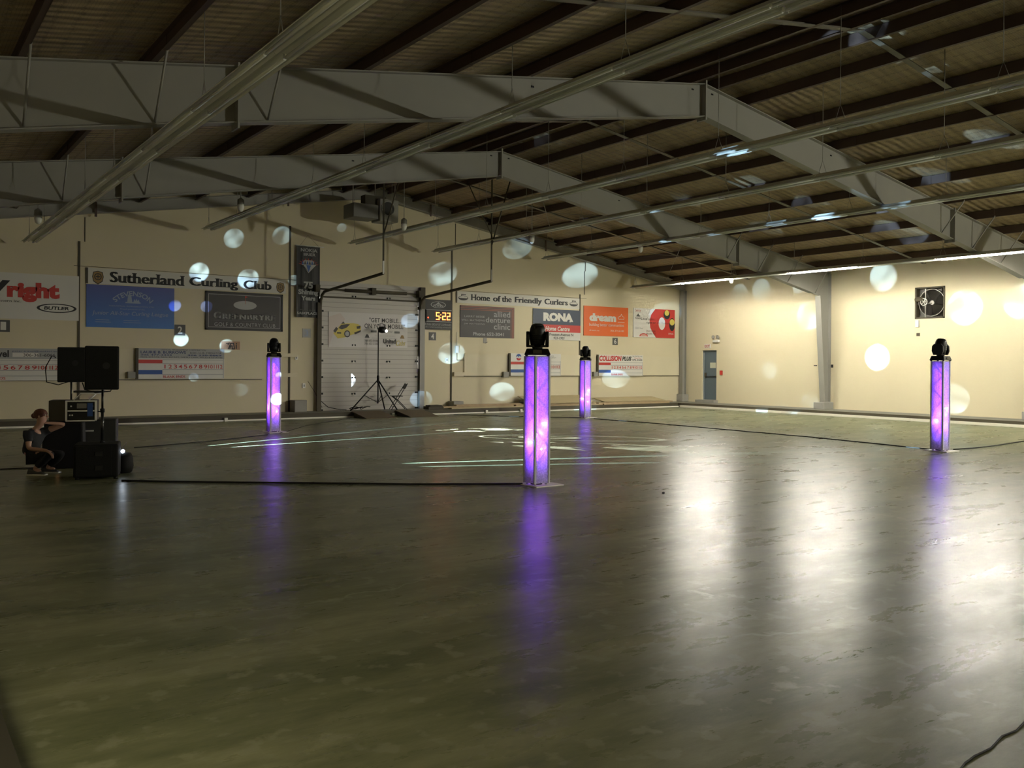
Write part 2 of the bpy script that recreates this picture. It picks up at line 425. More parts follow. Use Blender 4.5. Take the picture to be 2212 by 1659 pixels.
# ================================================================ STEEL FRAMES
def depth(d):
    for (a, u), (c, v) in zip(((0, .65), (6, .73), (10, .80)), ((6, .73), (10, .80), (14.3, .96))):
        if d <= c: return u + (v - u) * (d - a) / (c - a)
    return .96
def make_frame(y, label):
    root = empty('steel_portal_frame', (XR, y, WK), 0, label, 'frame')
    def loc(mb, name):
        o = mb.build(name, root); o.data.transform(Matrix.Translation((-XR, -y, -WK))); return o
    for s in (-1, 1):
        end = RX - XR - .04
        ds = [0, 2, 4, 6, 8, 10, 12, end]
        b = MB()
        for d0, d1 in zip(ds[:-1], ds[1:]):
            x0, x1 = XR + s * d0, XR + s * d1
            t0, t1 = ZT - SL * d0, ZT - SL * d1; q0, q1 = t0 - depth(d0), t1 - depth(d1)
            b.hexa([(x0, y - .008, q0), (x1, y - .008, q1), (x1, y + .008, q1), (x0, y + .008, q0), (x0, y - .008, t0), (x1, y - .008, t1), (x1, y + .008, t1), (x0, y + .008, t0)], m_steel)
            b.hexa([(x0, y - .10, t0 - .018), (x1, y - .10, t1 - .018), (x1, y + .10, t1 - .018), (x0, y + .10, t0 - .018), (x0, y - .10, t0), (x1, y - .10, t1), (x1, y + .10, t1), (x0, y + .10, t0)], m_steel)
            if d1 < end - .01 or True:
                e1 = min(d1, end - 1.0) if d1 == end else d1
                if e1 > d0:
                    xx = XR + s * e1; qq = ZT - SL * e1 - depth(e1)
                    b.hexa([(x0, y - .10, q0), (xx, y - .10, qq), (xx, y + .10, qq), (x0, y + .10, q0), (x0, y - .10, q0 + .018), (xx, y - .10, qq + .018), (xx, y + .10, qq + .018), (x0, y + .10, q0 + .018)], m_steel)
        # small bolt holes near the ridge
        b.box(XR + s * .28 - .03, y - .014, ZT - .16, XR + s * .28 + .03, y - .006, ZT - .13, m_black)
        b.box(XR + s * 4.2 - .03, y - .014, ZT - .16 - SL * 4.2, XR + s * 4.2 + .03, y - .006, ZT - .13 - SL * 4.2, m_black)
        loc(b, 'rafter')
        # tapered column
        R = XR + s * end; kz = ZT - SL * end - depth(end) + .02
        b = MB(); i0 = R - s * .30; i1 = R - s * .62
        zb = WK + .26
        b.prism([(i0, zb), (R, zb), (R, kz + .9), (i1, kz + .1)], 'y', y - .011, y + .011, m_steel)
        def flange(x0, z0, x1, z1):
            b.hexa([(x0 - .009, y - .11, z0), (x0 + .009, y - .11, z0), (x0 + .009, y + .11, z0), (x0 - .009, y + .11, z0), (x1 - .009, y - .11, z1), (x1 + .009, y - .11, z1), (x1 + .009, y + .11, z1), (x1 - .009, y + .11, z1)], m_steel)
        flange(i0, zb, i1, kz + .1); flange(R - s * .01, zb, R - s * .01, kz + .9)
        b.box(min(i0, R) - .02, y - .12, zb - .02, max(i0, R), y + .12, zb, m_steel)
        loc(b, 'column')
        b = MB(); b.box(min(R - s * .52, R + s * .03), y - .22, WK, max(R - s * .52, R + s * .03), y + .22, zb - .02, m_conc)
        b.bevel(.012, 1)
        loc(b, 'column_pier')
        # splice plate across the rafter
        d = 9.3; x = XR + s * d; t = ZT - SL * d; b = MB()
        b.box(x - .014, y - .14, t - depth(d) - .08, x + .014, y + .14, t + .03, m_steel); loc(b, 'splice_plate')
        # flange braces: thin angle from purlin to the lower flange
        for d in (1.25 + 1.52 * 5, 1.25 + 1.52 * 6, 1.25 + 1.52 * 7) + ((1.25 + 1.52 * 8,) if s > 0 else ()):
            x = XR + s * d; t = ZT - SL * d
            b = MB(); b.tube([(x, y - .62, t + .03), (x, y - .02, t - depth(d) + .05)], .016, m_steel, 6); loc(b, 'flange_brace')
    b = MB(); b.box(XR - .02, y - .12, ZT - .72, XR + .02, y + .12, ZT + .06, m_steel); loc(b, 'ridge_plate')
    return root
make_frame(5.25, 'grey steel portal frame nearest the camera, above the photographer')
make_frame(12.3, 'front grey tapered steel portal frame, crossing the top left of the hall')
make_frame(19.35, 'rear grey steel portal frame with its right column beside the fan')
# end rafter against the wall and corner column
root = empty('end_rafter', (XR, EY - .12, 7.03), 0, 'shallow grey steel rafter running up the top of the end wall', 'beam')
for s in (-1, 1):
    b = MB(); e = RX - XR - .02; za, zb = 0.0, -SL * e
    for dz0, dz1, w in ((0, .014, .10), (.014, .30, .012), (.30, .315, .10)):
        b.hexa([(0, -w, za + dz0), (s * e, -w, zb + dz0), (s * e, w, zb + dz0), (0, w, za + dz0), (0, -w, za + dz1), (s * e, -w, zb + dz1), (s * e, w, zb + dz1), (0, w, za + dz1)], m_steel)
    b.build('rafter', root)
    for d in ((3.1, 8.5) if s < 0 else (1.9, 6.8)):
        b = MB(); b.box(s * d - .03, -.11, -SL * d - .10, s * d + .03, -.09, -SL * d + .3, m_purlin); b.build('wall_clip', root)
root = empty('corner_column', (RX - .16, EY - .16, WK), 0, 'slim grey steel column in the far right corner on a block', 'column')
b = MB(); b.box(-.10, -.008, .3, .10, .008, 4.6, m_steel); b.box(-.11, -.09, .3, -.095, .09, 4.6, m_steel); b.box(.095, -.09, .3, .11, .09, 4.6, m_steel); b.build('column', root)
b = MB(); b.box(-.2, -.2, 0, .155, .155, .3, m_conc); b.bevel(.012, 1); b.build('column_pier', root)
for x, lab in ((10.62, 'grey concrete block at the end wall left of the overhead door'), (16.3, 'low grey concrete block at the end wall right of the overhead door')):
    b = MB(); h = .36 if x < 12 else .22
    b.box(-.2, -.2, 0, .2, .2, h, m_conc); b.bevel(.012, 1); tag(b.build('concrete_block', loc=(x, EY - .21, WK)), lab, 'block', 'concrete blocks at the end wall')

# purlins: C sections running the length of the hall
ords = ['first', 'second', 'third', 'fourth', 'fifth', 'sixth', 'seventh', 'eighth', 'ninth', 'tenth']
for s, side in ((-1, 'left'), (1, 'right')):
    for k, d in enumerate([.32] + [1.25 + 1.52 * i for i in range(9)]):
        x = XR + s * d; z = ZT - SL * d
        b = MB()
        b.box(-.004, BY, 0, .004, EY - .02, .20, m_purlin)
        b.box(0 if s > 0 else -.065, BY, 0, .065 if s > 0 else 0, EY - .02, .005, m_purlin)
        b.box(0 if s > 0 else -.065, BY, .195, .065 if s > 0 else 0, EY - .02, .2, m_purlin)
        for y in (5.25, 12.3, 19.35):
            b.box(-.012, y - .6, -.004, .012, y + .6, .2, m_purlin)
            b.box(-.01 if s > 0 else -.07, y - .6, -.006, .07 if s > 0 else .01, y + .6, 0, m_purlin)
        o = b.build('roof_purlin', loc=(x, 0, z + .004))
        tag(o, 'dark red steel roof purlin, %s from the ridge, %s slope' % (ords[k], side), 'purlin', 'roof purlins')
for y, lab in ((8.8, 'nearest row of grey struts between the purlins'), (15.8, 'middle row of grey struts between the purlins, left of the front frame'), (22.9, 'farthest row of grey struts between the purlins, near the end wall')):
    root = empty('roof_bridging', (XR, y, ZT), 0, lab, 'strut', 'rows of struts between the purlins')
    dd = [0] + [.32] + [1.25 + 1.52 * i for i in range(9)] + [14.2]
    for s in (-1, 1):
        for d0, d1 in zip(dd[:-1], dd[1:]):
            b = MB(); x0, x1 = s * (d0 + .01), s * (d1 - .01); z0, z1 = -SL * (d0 + .01) + .012, -SL * (d1 - .01) + .012
            b.hexa([(x0, -.07, z0), (x1, -.07, z1), (x1, .05, z1), (x0, .05, z0), (x0, -.07, z0 + .012), (x1, -.07, z1 + .012), (x1, .05, z1 + .012), (x0, .05, z0 + .012)], m_bridge)
            b.hexa([(x0, .042, z0), (x1, .042, z1), (x1, .05, z1), (x0, .05, z0), (x0, .042, z0 + .07), (x1, .042, z1 + .07), (x1, .05, z1 + .07), (x0, .05, z0 + .07)], m_bridge)
            b.build('strut', root)
# diagonal sag rods in the last bay
for i, (xa, ya, xb, yb) in enumerate(((14.6, 19.5, 20.5, 26.1), (20.5, 19.5, 14.6, 26.1), (20.7, 19.5, 26.3, 26.1), (26.3, 19.5, 20.7, 26.1))):
    b = MB(); z = lambda x: ZT - SL * abs(x - XR) - .03
    b.tube([(xa, ya, z(xa)), (xb, yb, z(xb))], .009, m_steel, 6)
    tag(b.build('cross_brace_rod', recenter=True), 'thin roof cross-bracing rod, ' + ('running rightward away from near the ridge', 'running leftward away toward the ridge', 'running away toward the right eave', 'running leftward away from the right eave')[i], 'rod', 'cross bracing rods')

# ================================================================ FLUORESCENT ROWS
def tube_mesh(m):
    b = MB(); b.tube([(0, -1.20, 0), (0, 1.20, 0)], .019, m, 10); return b
ROWS = [(3.16, 4.72, 'far left'), (7.62, 5.45, 'second from the left'), (12.08, 5.42, 'third from the left'), (15.07, 5.40, 'third from the right'), (19.59, 5.49, 'second from the right'), (23.91, 4.70, 'far right')]
YE = 25.5; LEN = 2.44; NF = 14
b = MB()
# one 2.44 m fixture body: channel, reflector wings
prof = [(-.185, -.055), (-.17, -.035), (-.075, .0), (-.055, .045), (.055, .045), (.075, .0), (.17, -.035), (.185, -.055), (.18, -.06), (.163, -.043), (.06, -.012), (.028, -.016), (.0, -.045), (-.028, -.016), (-.06, -.012), (-.163, -.043), (-.18, -.06)]
b.prism(prof, 'y', -LEN / 2 + .004, LEN / 2 - .004, m_refl)
for sy in (-1, 1):
    for sx in (-1, 1): b.box(sx * .10 - .018, sy * 1.215 - .012, -.06, sx * .10 + .018, sy * 1.215 + .012, -.012, m_white)
proto_body = b.build('fixture_body'); body_me = proto_body.data; bpy.data.objects.remove(proto_body)
t_un = tube_mesh(m_tube); o = t_un.build('tube'); tube_un = o.data; bpy.data.objects.remove(o)
t_l = tube_mesh(m_lit); o = t_l.build('tube'); tube_lit = o.data; bpy.data.objects.remove(o)
def inst(name, me, parent, loc):
    o = bpy.data.objects.new(name, me); COL.objects.link(o); o.parent = parent; o.location = loc; return o
for x, z, side in ROWS:
    last = x > 23
    root = empty('fluorescent_light_row', (x, YE, z), 0, ('long row of fluorescent fixtures with lit tubes, ' if last else 'long unlit row of hanging fluorescent fixtures, ') + side, 'light', 'rows of fluorescent lights')
    for k in range(NF):
        yc = -(k + .5) * LEN
        inst('fixture_body', body_me, root, (0, yc, 0))
        lit = last and k in (1, 3, 5, 7, 9, 11)
        for sx in (-1, 1):
            inst('lit_tube' if lit else 'tube', tube_lit if lit else tube_un, root, (sx * .10, yc, -.055))
        b = MB()
        zz = roofz(x) - z - .01
        yw = -(k * LEN + .12)
        b.tube([(0, yw, .30), (0, yw, zz)], .006, m_steel, 5)
        b.tube([(0, yw - .09, .045), (0, yw, .30), (0, yw + .09, .045)], .005, m_steel, 5)
        b.build('suspension_wire', root)

# pendant lamps (switched off) on rods
for i, (x, z) in enumerate(((2.78, 4.62), (7.05, 5.32), (11.42, 5.28), (15.65, 5.28), (20.0, 5.36), (24.35, 4.62))):
    root = empty('pendant_lamp', (x, 21.0, z), 0, 'glass jar lamp on a thin rod, ' + ('left of the far left light row', 'above the end of the second light row', 'right of the unit heater', 'at the end wall below the roof slope', 'above the second light row from the right', 'just under the lit tubes')[i], 'lamp', 'jar lamps hanging from the roof')
    b = MB(); b.tube([(0, 0, .2), (0, 0, roofz(x) - z - .02)], .010, m_steel, 6); b.build('rod', root)
    b = MB(); b.lathe([(.03, .24), (.075, .20), (.08, .10), (.085, .09), (.05, .09)], (0, 0, 0), m_steel, 14); b.build('cap', root)
    b = MB(); b.lathe([(.075, .095), (.078, .02), (.06, -.05), (.03, -.08), (.005, -.085)], (0, 0, 0), m_white, 14); b.build('glass_jar', root)

# ================================================================ OVERHEAD DOOR in the end wall
dx0, dx1, dz0, dz1 = 11.42, 14.88, WK, 3.74
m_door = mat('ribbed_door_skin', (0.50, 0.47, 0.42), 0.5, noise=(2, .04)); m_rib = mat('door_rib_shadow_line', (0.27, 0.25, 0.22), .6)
b = MB(); n = 24; hh = (dz1 - dz0) / n
for k in range(n):
    z = dz0 + k * hh; dd = .012 if k % 2 else 0
    b.box(dx0, EY - .05 - dd, z, dx1, EY, z + hh - .012, m_door)
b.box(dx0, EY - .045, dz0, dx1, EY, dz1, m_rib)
door = b.build('door_1'); tag(door, kind='structure')
b = MB()
b.box(dx0 - .05, EY - .04, dz1, dx1 + .1, EY, 4.24, m_door)
for z in (3.86, 3.98, 4.10): b.box(dx0 - .05, EY - .046, z, dx1 + .1, EY - .04, z + .012, m_rib)
b.build('header_panel', door)
m_day = mat('daylight_gap', (1, 1, 1), .5, emit=(1.0, .97, .9), es=1.3)
for k in range(7):
    z = dz0 + .05 + k * .52
    b = MB(); b.box(dx0 - .045, EY - .012, z, dx0 - .005, EY - .002, z + .46, m_day); b.build('daylight_gap', door)
for k in range(7):
    z = dz0 + .3 + k * .52
    if k in (2, 5, 6): b = MB(); b.box(dx1 + .01, EY - .012, z, dx1 + .03, EY - .002, z + .40, m_day); b.build('daylight_gap', door)
for k in range(7):
    for x in (dx0 + .03, dx1 - .03):
        b = MB(); z = dz0 + .02 + k * .52; b.box(x - .07, EY - .09, z - .03, x + .03, EY - .05, z + .03, m_black); b.build('roller', door)
    for x in (12.53, 13.77):
        if k in (0, 1, 2, 3, 6):
            b = MB(); z = dz0 + .52 + k * .52
            b.box(x - .07, EY - .075, z - .025, x - .02, EY - .05, z + .03, m_black); b.box(x + .02, EY - .075, z - .025, x + .07, EY - .05, z + .03, m_black); b.box(x - .02, EY - .075, z - .03, x + .02, EY - .05, z + .0, m_white); b.build('hinge', door)
for x, sx in ((dx0 - .06, -1), (dx1 + .06, 1)):
    b = MB(); b.box(x - .03 + (.0 if sx > 0 else -.08), EY - .16, dz0, x + .03 + (.12 if sx > 0 else 0), EY - .1, 3.55, m_steel if sx > 0 else m_lip)
    b.box(x - .02, EY - .1, dz0, x + .02, EY, 3.5, m_steel); b.build('vertical_track', door)
    pts = [(x, EY - .12, 3.45), (x, EY - .14, 3.62), (x, EY - .24, 3.78), (x, EY - .42, 3.88), (x, EY - 4.35, 4.14)]
    b = MB(); b.tube(pts, .045, m_lip, 6); b.build('overhead_track', door)
    b = MB(); e = pts[-1]
    b.box(e[0] - .02, e[1] - .02, e[2] - .02, e[0] + .02, e[1] + .02, e[2] + .34, m_white if sx < 0 else m_steel)
    b.box(e[0] - .018, e[1] - .018, e[2] + .34, e[0] + .018, e[1] + .018, roofz(e[0]) - .02, m_lip)
    b.tube([(e[0], e[1], e[2] + 1.05), (e[0] + .35, e[1] - .45, roofz(e[0]) - .1)], .02, m_lip, 6)
    b.tube([(e[0], e[1], e[2] + 1.35), (e[0] - .55 * sx, e[1] + .5, roofz(e[0]) - .1)], .014, m_lip, 6) if sx > 0 else None
    b.build('track_hanger', door)
b = MB(); b.tube([(dx0 - .25, EY - .16, 3.98), (dx1 + .1, EY - .16, 3.98)], .022, m_lip, 8)
b.tube([(dx0 + .75, EY - .16, 3.98), (dx1 - .5, EY - .16, 3.98)], .055, m_lip, 10)
for x in (dx0 - .2, 13.15, dx1 + .0): b.box(x - .07, EY - .26, 3.88, x + .07, EY - .04, 4.1, m_lip)
b.build('spring_shaft', door)
b = MB(); b.box(dx1 + .03, EY - .2, 3.5, dx1 + .2, EY, 4.22, m_lip); b.box(dx0 - .02, EY - .1, dz1 - .02, dx1, EY - .04, dz1 + .03, m_lip); b.build('top_bracket', door)
b = MB(); b.tube([(12.2, EY - .25, WK + .02), (11.9, EY - .3, WK + .05), (11.6, EY - .2, WK + .12), (11.35, EY - .12, WK + .35)], .012, m_cord, 6)
b.tube([(11.45, EY - .1, WK + .1), (11.2, EY - .1, .75), (11.0, EY - .02, 1.1)], .006, m_cord, 5)
tag(b.build('power_cord', recenter=True), 'loose cord hanging from the outlet to the door corner', 'cord')

# ================================================================ SIGNS ON THE END WALL
# 1 contractor sign, cut by the photo's left edge
bx = (2.626, 3.952, 4.477, 2.757); bx = (bx[0] - 2.3, bx[1], bx[2], bx[3])
o, w, h = sign('sponsor_sign', 'large white sign at the far left lettered Wright in red with a Butler oval', 'sign', bx, pw)
f = Face2D(); k = w * 2 / 4.6
U = lambda px: -w + (2.630 - bx[0]) + px * (4.477 - 2.630) / 170     # column inside this sign
Vv = lambda py: h - (py - 590) / 99 * 2 * h
f.text('W', U(-78), Vv(646), U(10), Vv(607), pbk, bold=.06, shear=.25)
f.text('right', U(14), Vv(652), U(127), Vv(609), pred, bold=.06)
f.text('Construction - Western Inc.', U(-92), Vv(653), U(44), Vv(648), pbk)
f.build('lettering', o)
f = Face2D(); cu, cv = U(121), Vv(663)
ru = (U(165) - U(77)) / 2; rv = (Vv(653) - Vv(673)) / 2
f.ell(cu, cv, ru, rv, pbk); f.ell(cu, cv, ru * .86, rv * .80, pw); f.text('BUTLER', cu - ru * .64, cv - rv * .38, cu + ru * .62, cv + rv * .38, pbk, bold=.03, shear=.15)
f.build('logo', o)

# 2 long club banner
m_ban = P('vinyl_banner', (0.62, 0.60, 0.53), .5)
bx = (4.701, 4.206, 10.266, 3.780)
o, w, h = sign('club_banner', 'long white banner reading Sutherland Curling Club with a crest at each end', 'banner', bx, m_ban, thick=.02)
def crest(cu, cv, r, m):
    f = Face2D()
    pts = []
    for q in range(8):
        a = math.radians(90 + q * 45); rr = r * (1.0 if q % 2 else .86)
        if q == 4: rr = r * 1.15
        pts.append((cu + rr * .92 * math.cos(a), cv + rr * math.sin(a)))
    f.poly(pts, pbk); f.poly([(cu + (u - cu) * .88, cv + (v - cv) * .88) for u, v in pts], m)
    f.ell(cu, cv, r * .5, r * .52, pbk); f.ell(cu, cv, r * .38, r * .40, m); f.rect(cu - r * .3, cv - r * .06, cu + r * .3, cv + r * .06, pbk); f.rect(cu - r * .05, cv - r * .3, cu + r * .05, cv + r * .34, pbk)
    return f
X = lambda px: 4.703 * 0 + (-w + (px - 190) / 427.0 * 2 * w)
XE = {180: 4.591, 190: 4.706, 200: 4.821, 210: 4.937, 220: 5.054, 230: 5.171, 240: 5.289, 250: 5.407, 260: 5.527, 270: 5.647, 280: 5.767, 290: 5.888, 300: 6.010, 310: 6.133, 320: 6.256, 330: 6.380, 340: 6.505, 350: 6.631, 360: 6.757, 370: 6.884, 380: 7.011, 390: 7.140, 400: 7.269, 410: 7.399, 420: 7.530, 430: 7.661, 440: 7.793, 450: 7.926, 460: 8.060, 470: 8.195, 480: 8.330, 490: 8.467, 500: 8.604, 510: 8.741, 520: 8.880, 530: 9.020, 540: 9.160, 550: 9.301, 560: 9.444, 570: 9.587, 580: 9.731, 590: 9.875, 600: 10.021, 610: 10.168, 620: 10.315, 630: 10.464, 640: 10.613, 650: 10.763, 660: 10.915, 670: 11.067, 680: 11.220, 690: 11.374, 700: 11.529, 710: 11.685, 720: 11.843, 730: 12.001, 740: 12.160, 750: 12.320, 760: 12.482, 770: 12.644, 780: 12.807, 790: 12.972, 800: 13.137, 810: 13.304, 820: 13.472, 830: 13.641, 840: 13.811, 850: 13.982, 860: 14.154, 870: 14.328, 880: 14.503, 890: 14.679, 900: 14.856, 910: 15.034, 920: 15.214, 930: 15.394, 940: 15.576, 950: 15.760, 960: 15.944, 970: 16.130, 980: 16.317, 990: 16.506, 1000: 16.696, 1010: 16.887, 1020: 17.080, 1030: 17.274, 1040: 17.469, 1050: 17.666, 1060: 17.864, 1070: 18.064, 1080: 18.265, 1090: 18.467, 1100: 18.671, 1110: 18.877, 1120: 19.084, 1130: 19.292, 1140: 19.503, 1150: 19.714, 1160: 19.928, 1170: 20.143, 1180: 20.359, 1190: 20.578, 1200: 20.797, 1210: 21.019, 1220: 21.242, 1230: 21.467, 1240: 21.694, 1250: 21.923, 1260: 22.153}
def ue(px, bx):   # wall column of a pixel column, from the surveyed table
    a = int(px // 10 * 10); t = (px - a) / 10.0
    return XE[a] * (1 - t) + XE[a + 10] * t - (bx[0] + bx[2]) / 2
f = Face2D(); f.text('Sutherland', ue(236, bx), -h * .70, ue(398, bx), h * .66, pbk, serif=True)
f.text('Curling', ue(408, bx), -h * .93, ue(514, bx), h * .60, pbk, serif=True)
f.text('Club', ue(525, bx), -h * .60, ue(586, bx), h * .60, pbk, serif=True); f.build('lettering', o)
crest(ue(211, bx), -.02, h * .86, pgold).build('crest', o); crest(ue(605, bx), -.02, h * .78, pgold).build('crest', o)
b = MB()
b.tube([(-w - .35, -.003, h + .03), (w + .1, -.003, h + .01), (w + 1.1, -.003, h - .02)], .005, m_cord, 5); b.box(-w - .06, -.004, -h, -w, .004, h, m_lip)
b.build('rope', o)

# 3 blue league sign
bx = (4.661, 3.761, 6.962, 2.601)
m_bl = bpy.data.materials.new('sign_blue_gradient'); m_bl.use_nodes = True
nt = m_bl.node_tree; tc = nt.nodes.new('ShaderNodeTexCoord'); sx_ = nt.nodes.new('ShaderNodeSeparateXYZ'); rp = nt.nodes.new('ShaderNodeValToRGB')
nt.links.new(tc.outputs['Generated'], sx_.inputs[0]); nt.links.new(sx_.outputs[2], rp.inputs[0]); nt.links.new(rp.outputs[0], nt.nodes['Principled BSDF'].inputs['Base Color'])
rp.color_ramp.elements[0].color = (0.05, 0.17, 0.48, 1); rp.color_ramp.elements[1].color = (0.07, 0.09, 0.30, 1)
o, w, h = sign('sponsor_sign', 'blue sign reading Stevenson and Junior All-Star Curling League, under the long club banner', 'sign', bx, m_bl)
f = Face2D(); c = .06
f.text('STEVENSON', -1, h * .0, 1, h * .24, ppale, bold=.02, arc=(c - .02, -h * .52, h * 1.05, 47))
f.text('INDUSTRIAL REFRIGERATION LTD', -w * .5, h * .0, w * .52, h * .06, ppale)
f.text('Proud sponsors of the', -w * .26, -h * .16, w * .30, -h * .07, ppale, shear=.2)
f.text('Junior All-Star Curling League', -w * .88, -h * .46, w * .84, -h * .22, ppale, shear=.2)
for a_, b_ in ((-.8, -.5), (-.18, .18)): f.rect(w * a_, -h * .66, w * b_, -h * .64, ppale); f.rect(w * a_, -h * .76, w * (b_ + .04), -h * .74, ppale)
f.build('lettering', o)
f = Face2D()   # seated figure and bottles emblem
f.ell(-.05, h * .52, .05, .05, ppale, n=12); f.poly([(-.11, h * .24), (-.10, h * .46), (-.0, h * .48), (.02, h * .24)], ppale); f.rect(-.16, h * .18, .24, h * .24, ppale)
f.poly([(.05, h * .24), (.07, h * .40), (.10, h * .30), (.13, h * .42), (.15, h * .30), (.19, h * .38), (.21, h * .24)], ppale); f.build('emblem', o)

# 4 golf club sign
bx = (7.839, 3.745, 10.170, 2.614)
o, w, h = sign('sponsor_sign', 'dark framed Greenbryre Golf and Country Club sign with a white oval', 'sign', bx, pch, thick=.03)
b = MB()
for r in ((-w, -h, w, -h + .05), (-w, h - .05, w, h), (-w, -h, -w + .05, h), (w - .05, -h, w, h)): b.box(r[0], -.02, r[1], r[2], .0, r[3], pbk)
b.build('frame', o)
f = Face2D(); e = .085
f.line([(-w + e, -h + e), (w - e, -h + e), (w - e, h - e), (-w + e, h - e)], .014, plg, True)
f.ell(.0, h * .33, w * .30, h * .23, plg); f.line([(.0, h * .4), (.0, h * .82)], .012, pcop); f.poly([(.0, h * .82), (.08, h * .77), (0, h * .72)], pred)
f.rect(-w * .8, -h * .52, w * .8, -h * .505, pgrey)
f.text('G', -w * .80, -h * .42, -w * .62, -h * .06, plg, serif=True); f.text('REENBRYRE', -w * .59, -h * .42, w * .80, -h * .14, plg, serif=True, space=1.15)
f.text('GOLF & COUNTRY CLUB', -w * .78, -h * .80, w * .80, -h * .60, plg, space=1.1); f.build('lettering', o)

# 5 hanging championship banner
bx = (10.572, 5.289, 11.340, 3.075)
root = empty('hanging_banner', ((bx[0] + bx[2]) / 2, EY - .10, bx[3]), 0, 'tall narrow black hanging banner reading 75 Shining Years, left of the overhead door', 'banner')
w = (bx[2] - bx[0]) / 2; h = (bx[1] - bx[3]) / 2
b = MB(); N_ = 12
for k in range(N_):
    x0, x1 = -w + 2 * w * k / N_, -w + 2 * w * (k + 1) / N_; y0, y1 = .012 * math.sin(k * 1.3), .012 * math.sin((k + 1) * 1.3)
    b.hexa([(x0, y0, 0), (x1, y1, 0), (x1, y1 + .008, 0), (x0, y0 + .008, 0), (x0, y0, 2 * h), (x1, y1, 2 * h), (x1, y1 + .008, 2 * h), (x0, y0 + .008, 2 * h)], pbk)
b.build('cloth', root)
b = MB(); b.tube([(-w - .03, 0, 2 * h), (w + .14, 0, 2 * h)], .014, m_white, 8); b.tube([(-w * .7, 0, 2 * h), (0, .04, 2 * h + .34), (w * .9, 0, 2 * h)], .004, m_cord, 5); b.build('hanging_rod', root)
hold = empty('x'); f = Face2D()
f.text('NOKIA', -w * .66, 1.83 * h, w * .76, 1.93 * h, plg, bold=.03); f.text('BRIER', -w * .42, 1.72 * h, w * .6, 1.80 * h, plg, bold=.02)
f.text('75', -w * .4, .80 * h, w * .4, 1.0 * h, plg, bold=.04); f.text('Shining', -w * .86, .60 * h, w * .86, .78 * h, plg, bold=.05); f.text('Years', -w * .6, .47 * h, w * .6, .60 * h, plg, bold=.05)
f.text('March 6-14', -w * .7, .17 * h, w * .6, .23 * h, pgrey); f.text('SASKPLACE', -w * .95, .08 * h, w * .8, .15 * h, plg, bold=.03)
ob = f.build('lettering', root); ob.location = (0, -.012, 0)
f = Face2D(); cz = 1.46 * h
for q in range(9):
    a = math.radians(10 + q * 20); f.poly([(.9 * w * math.cos(a), cz + .2 * h * math.sin(a)), (.5 * w * math.cos(a + .16), cz + .11 * h * math.sin(a + .16)), (.5 * w * math.cos(a - .16), cz + .11 * h * math.sin(a - .16))], pred)
f.poly([(-w * .6, cz + .02), (-w * .35, cz + .14 * h), (w * .35, cz + .14 * h), (w * .65, cz + .02), (0, cz - .22 * h)], plg)
for q in range(-3, 3): f.poly([(q * w * .2, cz + .02), ((q + 1) * w * .2, cz + .02), ((q + .5) * w * .2, cz + .13 * h)], pdb if q % 2 else pch)
f.poly([(-w * .2, cz), (w * .2, cz), (0, cz - .2 * h)], pdb); f.poly([(-w * .6, cz), (-w * .45, cz), (0, cz - .2 * h)], pch)
ob = f.build('diamond_emblem', root); ob.location = (0, -.012, 0); bpy.data.objects.remove(hold)

# 6 sheet numbers
m_num = P('number_plate', (0.075, 0.075, 0.07))
for n, c, lab in (('1', (2.706, 2.568), 'grey square number 1 plate at the left edge of the hall'), ('2', (7.127, 2.581), 'grey square number 2 plate beside the blue league sign'), ('3', (10.953, 2.591), 'worn silvery number 3 plate under the tall black banner'), ('4', (15.478, 2.595), 'grey square number 4 plate under the digital clock'), ('6', (23.798, 2.587), 'grey square number 6 plate under the orange sign')):
    r = .15 if n in '12' else .135
    m = plg if n == '3' else m_num
    o, w, h = sign('number_plate', lab, 'sign', (c[0] - r, c[1] + r * 1.02, c[0] + r, c[1] - r * 1.02), m, thick=.015, group=None)
    f = Face2D(); f.text(n, -r * .42, -r * .70, r * .42, r * .70, pw if n != '3' else ppale, bold=.02); f.build('numeral', o)

# 7 digital clock
bx = (15.062, 3.845, 16.210, 2.828)
root, w, h = sign('digital_clock', 'black Flynn sign board with a red digital clock showing 5:22', 'clock', bx, pbk, thick=.08)
b = MB(); b.box(-w * .82, -.05, -h * .50, w * .90, 0, h * .30, pbk)
b.build('clock_case', root)
b = MB()
for z in (-h * .50, h * .28): b.box(-w * .84, -.06, z, w * .90, -.0, z + .02, plg)
b.build('trim_bar', root)
m_led = mat('red_led', (1, .1, .03), .4, emit=(1.0, 0.05, 0.015), es=5.0); m_ledc = mat('red_led_core', (1, .5, .1), .4, emit=(1.0, 0.16, 0.03), es=9.0)
SEG = {'5': 'acdfg', '2': 'abdeg'}
b = MB(); dw, dh, t = .14, .26, .032
def digit(b, ch, u, v):
    hs = {'a': (0, dh - t, dw, dh), 'd': (0, 0, dw, t), 'g': (0, dh / 2 - t / 2, dw, dh / 2 + t / 2), 'f': (0, dh / 2, t, dh), 'e': (0, 0, t, dh / 2), 'b': (dw - t, dh / 2, dw, dh), 'c': (dw - t, 0, dw, dh / 2)}
    for s in SEG[ch]:
        r = hs[s]; b.box(u + r[0] + .003, -.058, v + r[1] + .003, u + r[2] - .003, -.05, v + r[3] - .003, m_ledc)
v0 = -h * .10 - dh / 2; uu = -.02
digit(b, '5', uu - .08, v0); digit(b, '2', uu + .17, v0); digit(b, '2', uu + .35, v0)
b.box(uu + .095, -.058, v0 + .06, uu + .125, -.05, v0 + .09, m_ledc); b.box(uu + .095, -.058, v0 + .16, uu + .125, -.05, v0 + .19, m_ledc)
b.box(-w * .74, -.058, v0 + .05, -w * .74 + .045, -.05, v0 + .09, m_led)
b.build('display_digits', root)
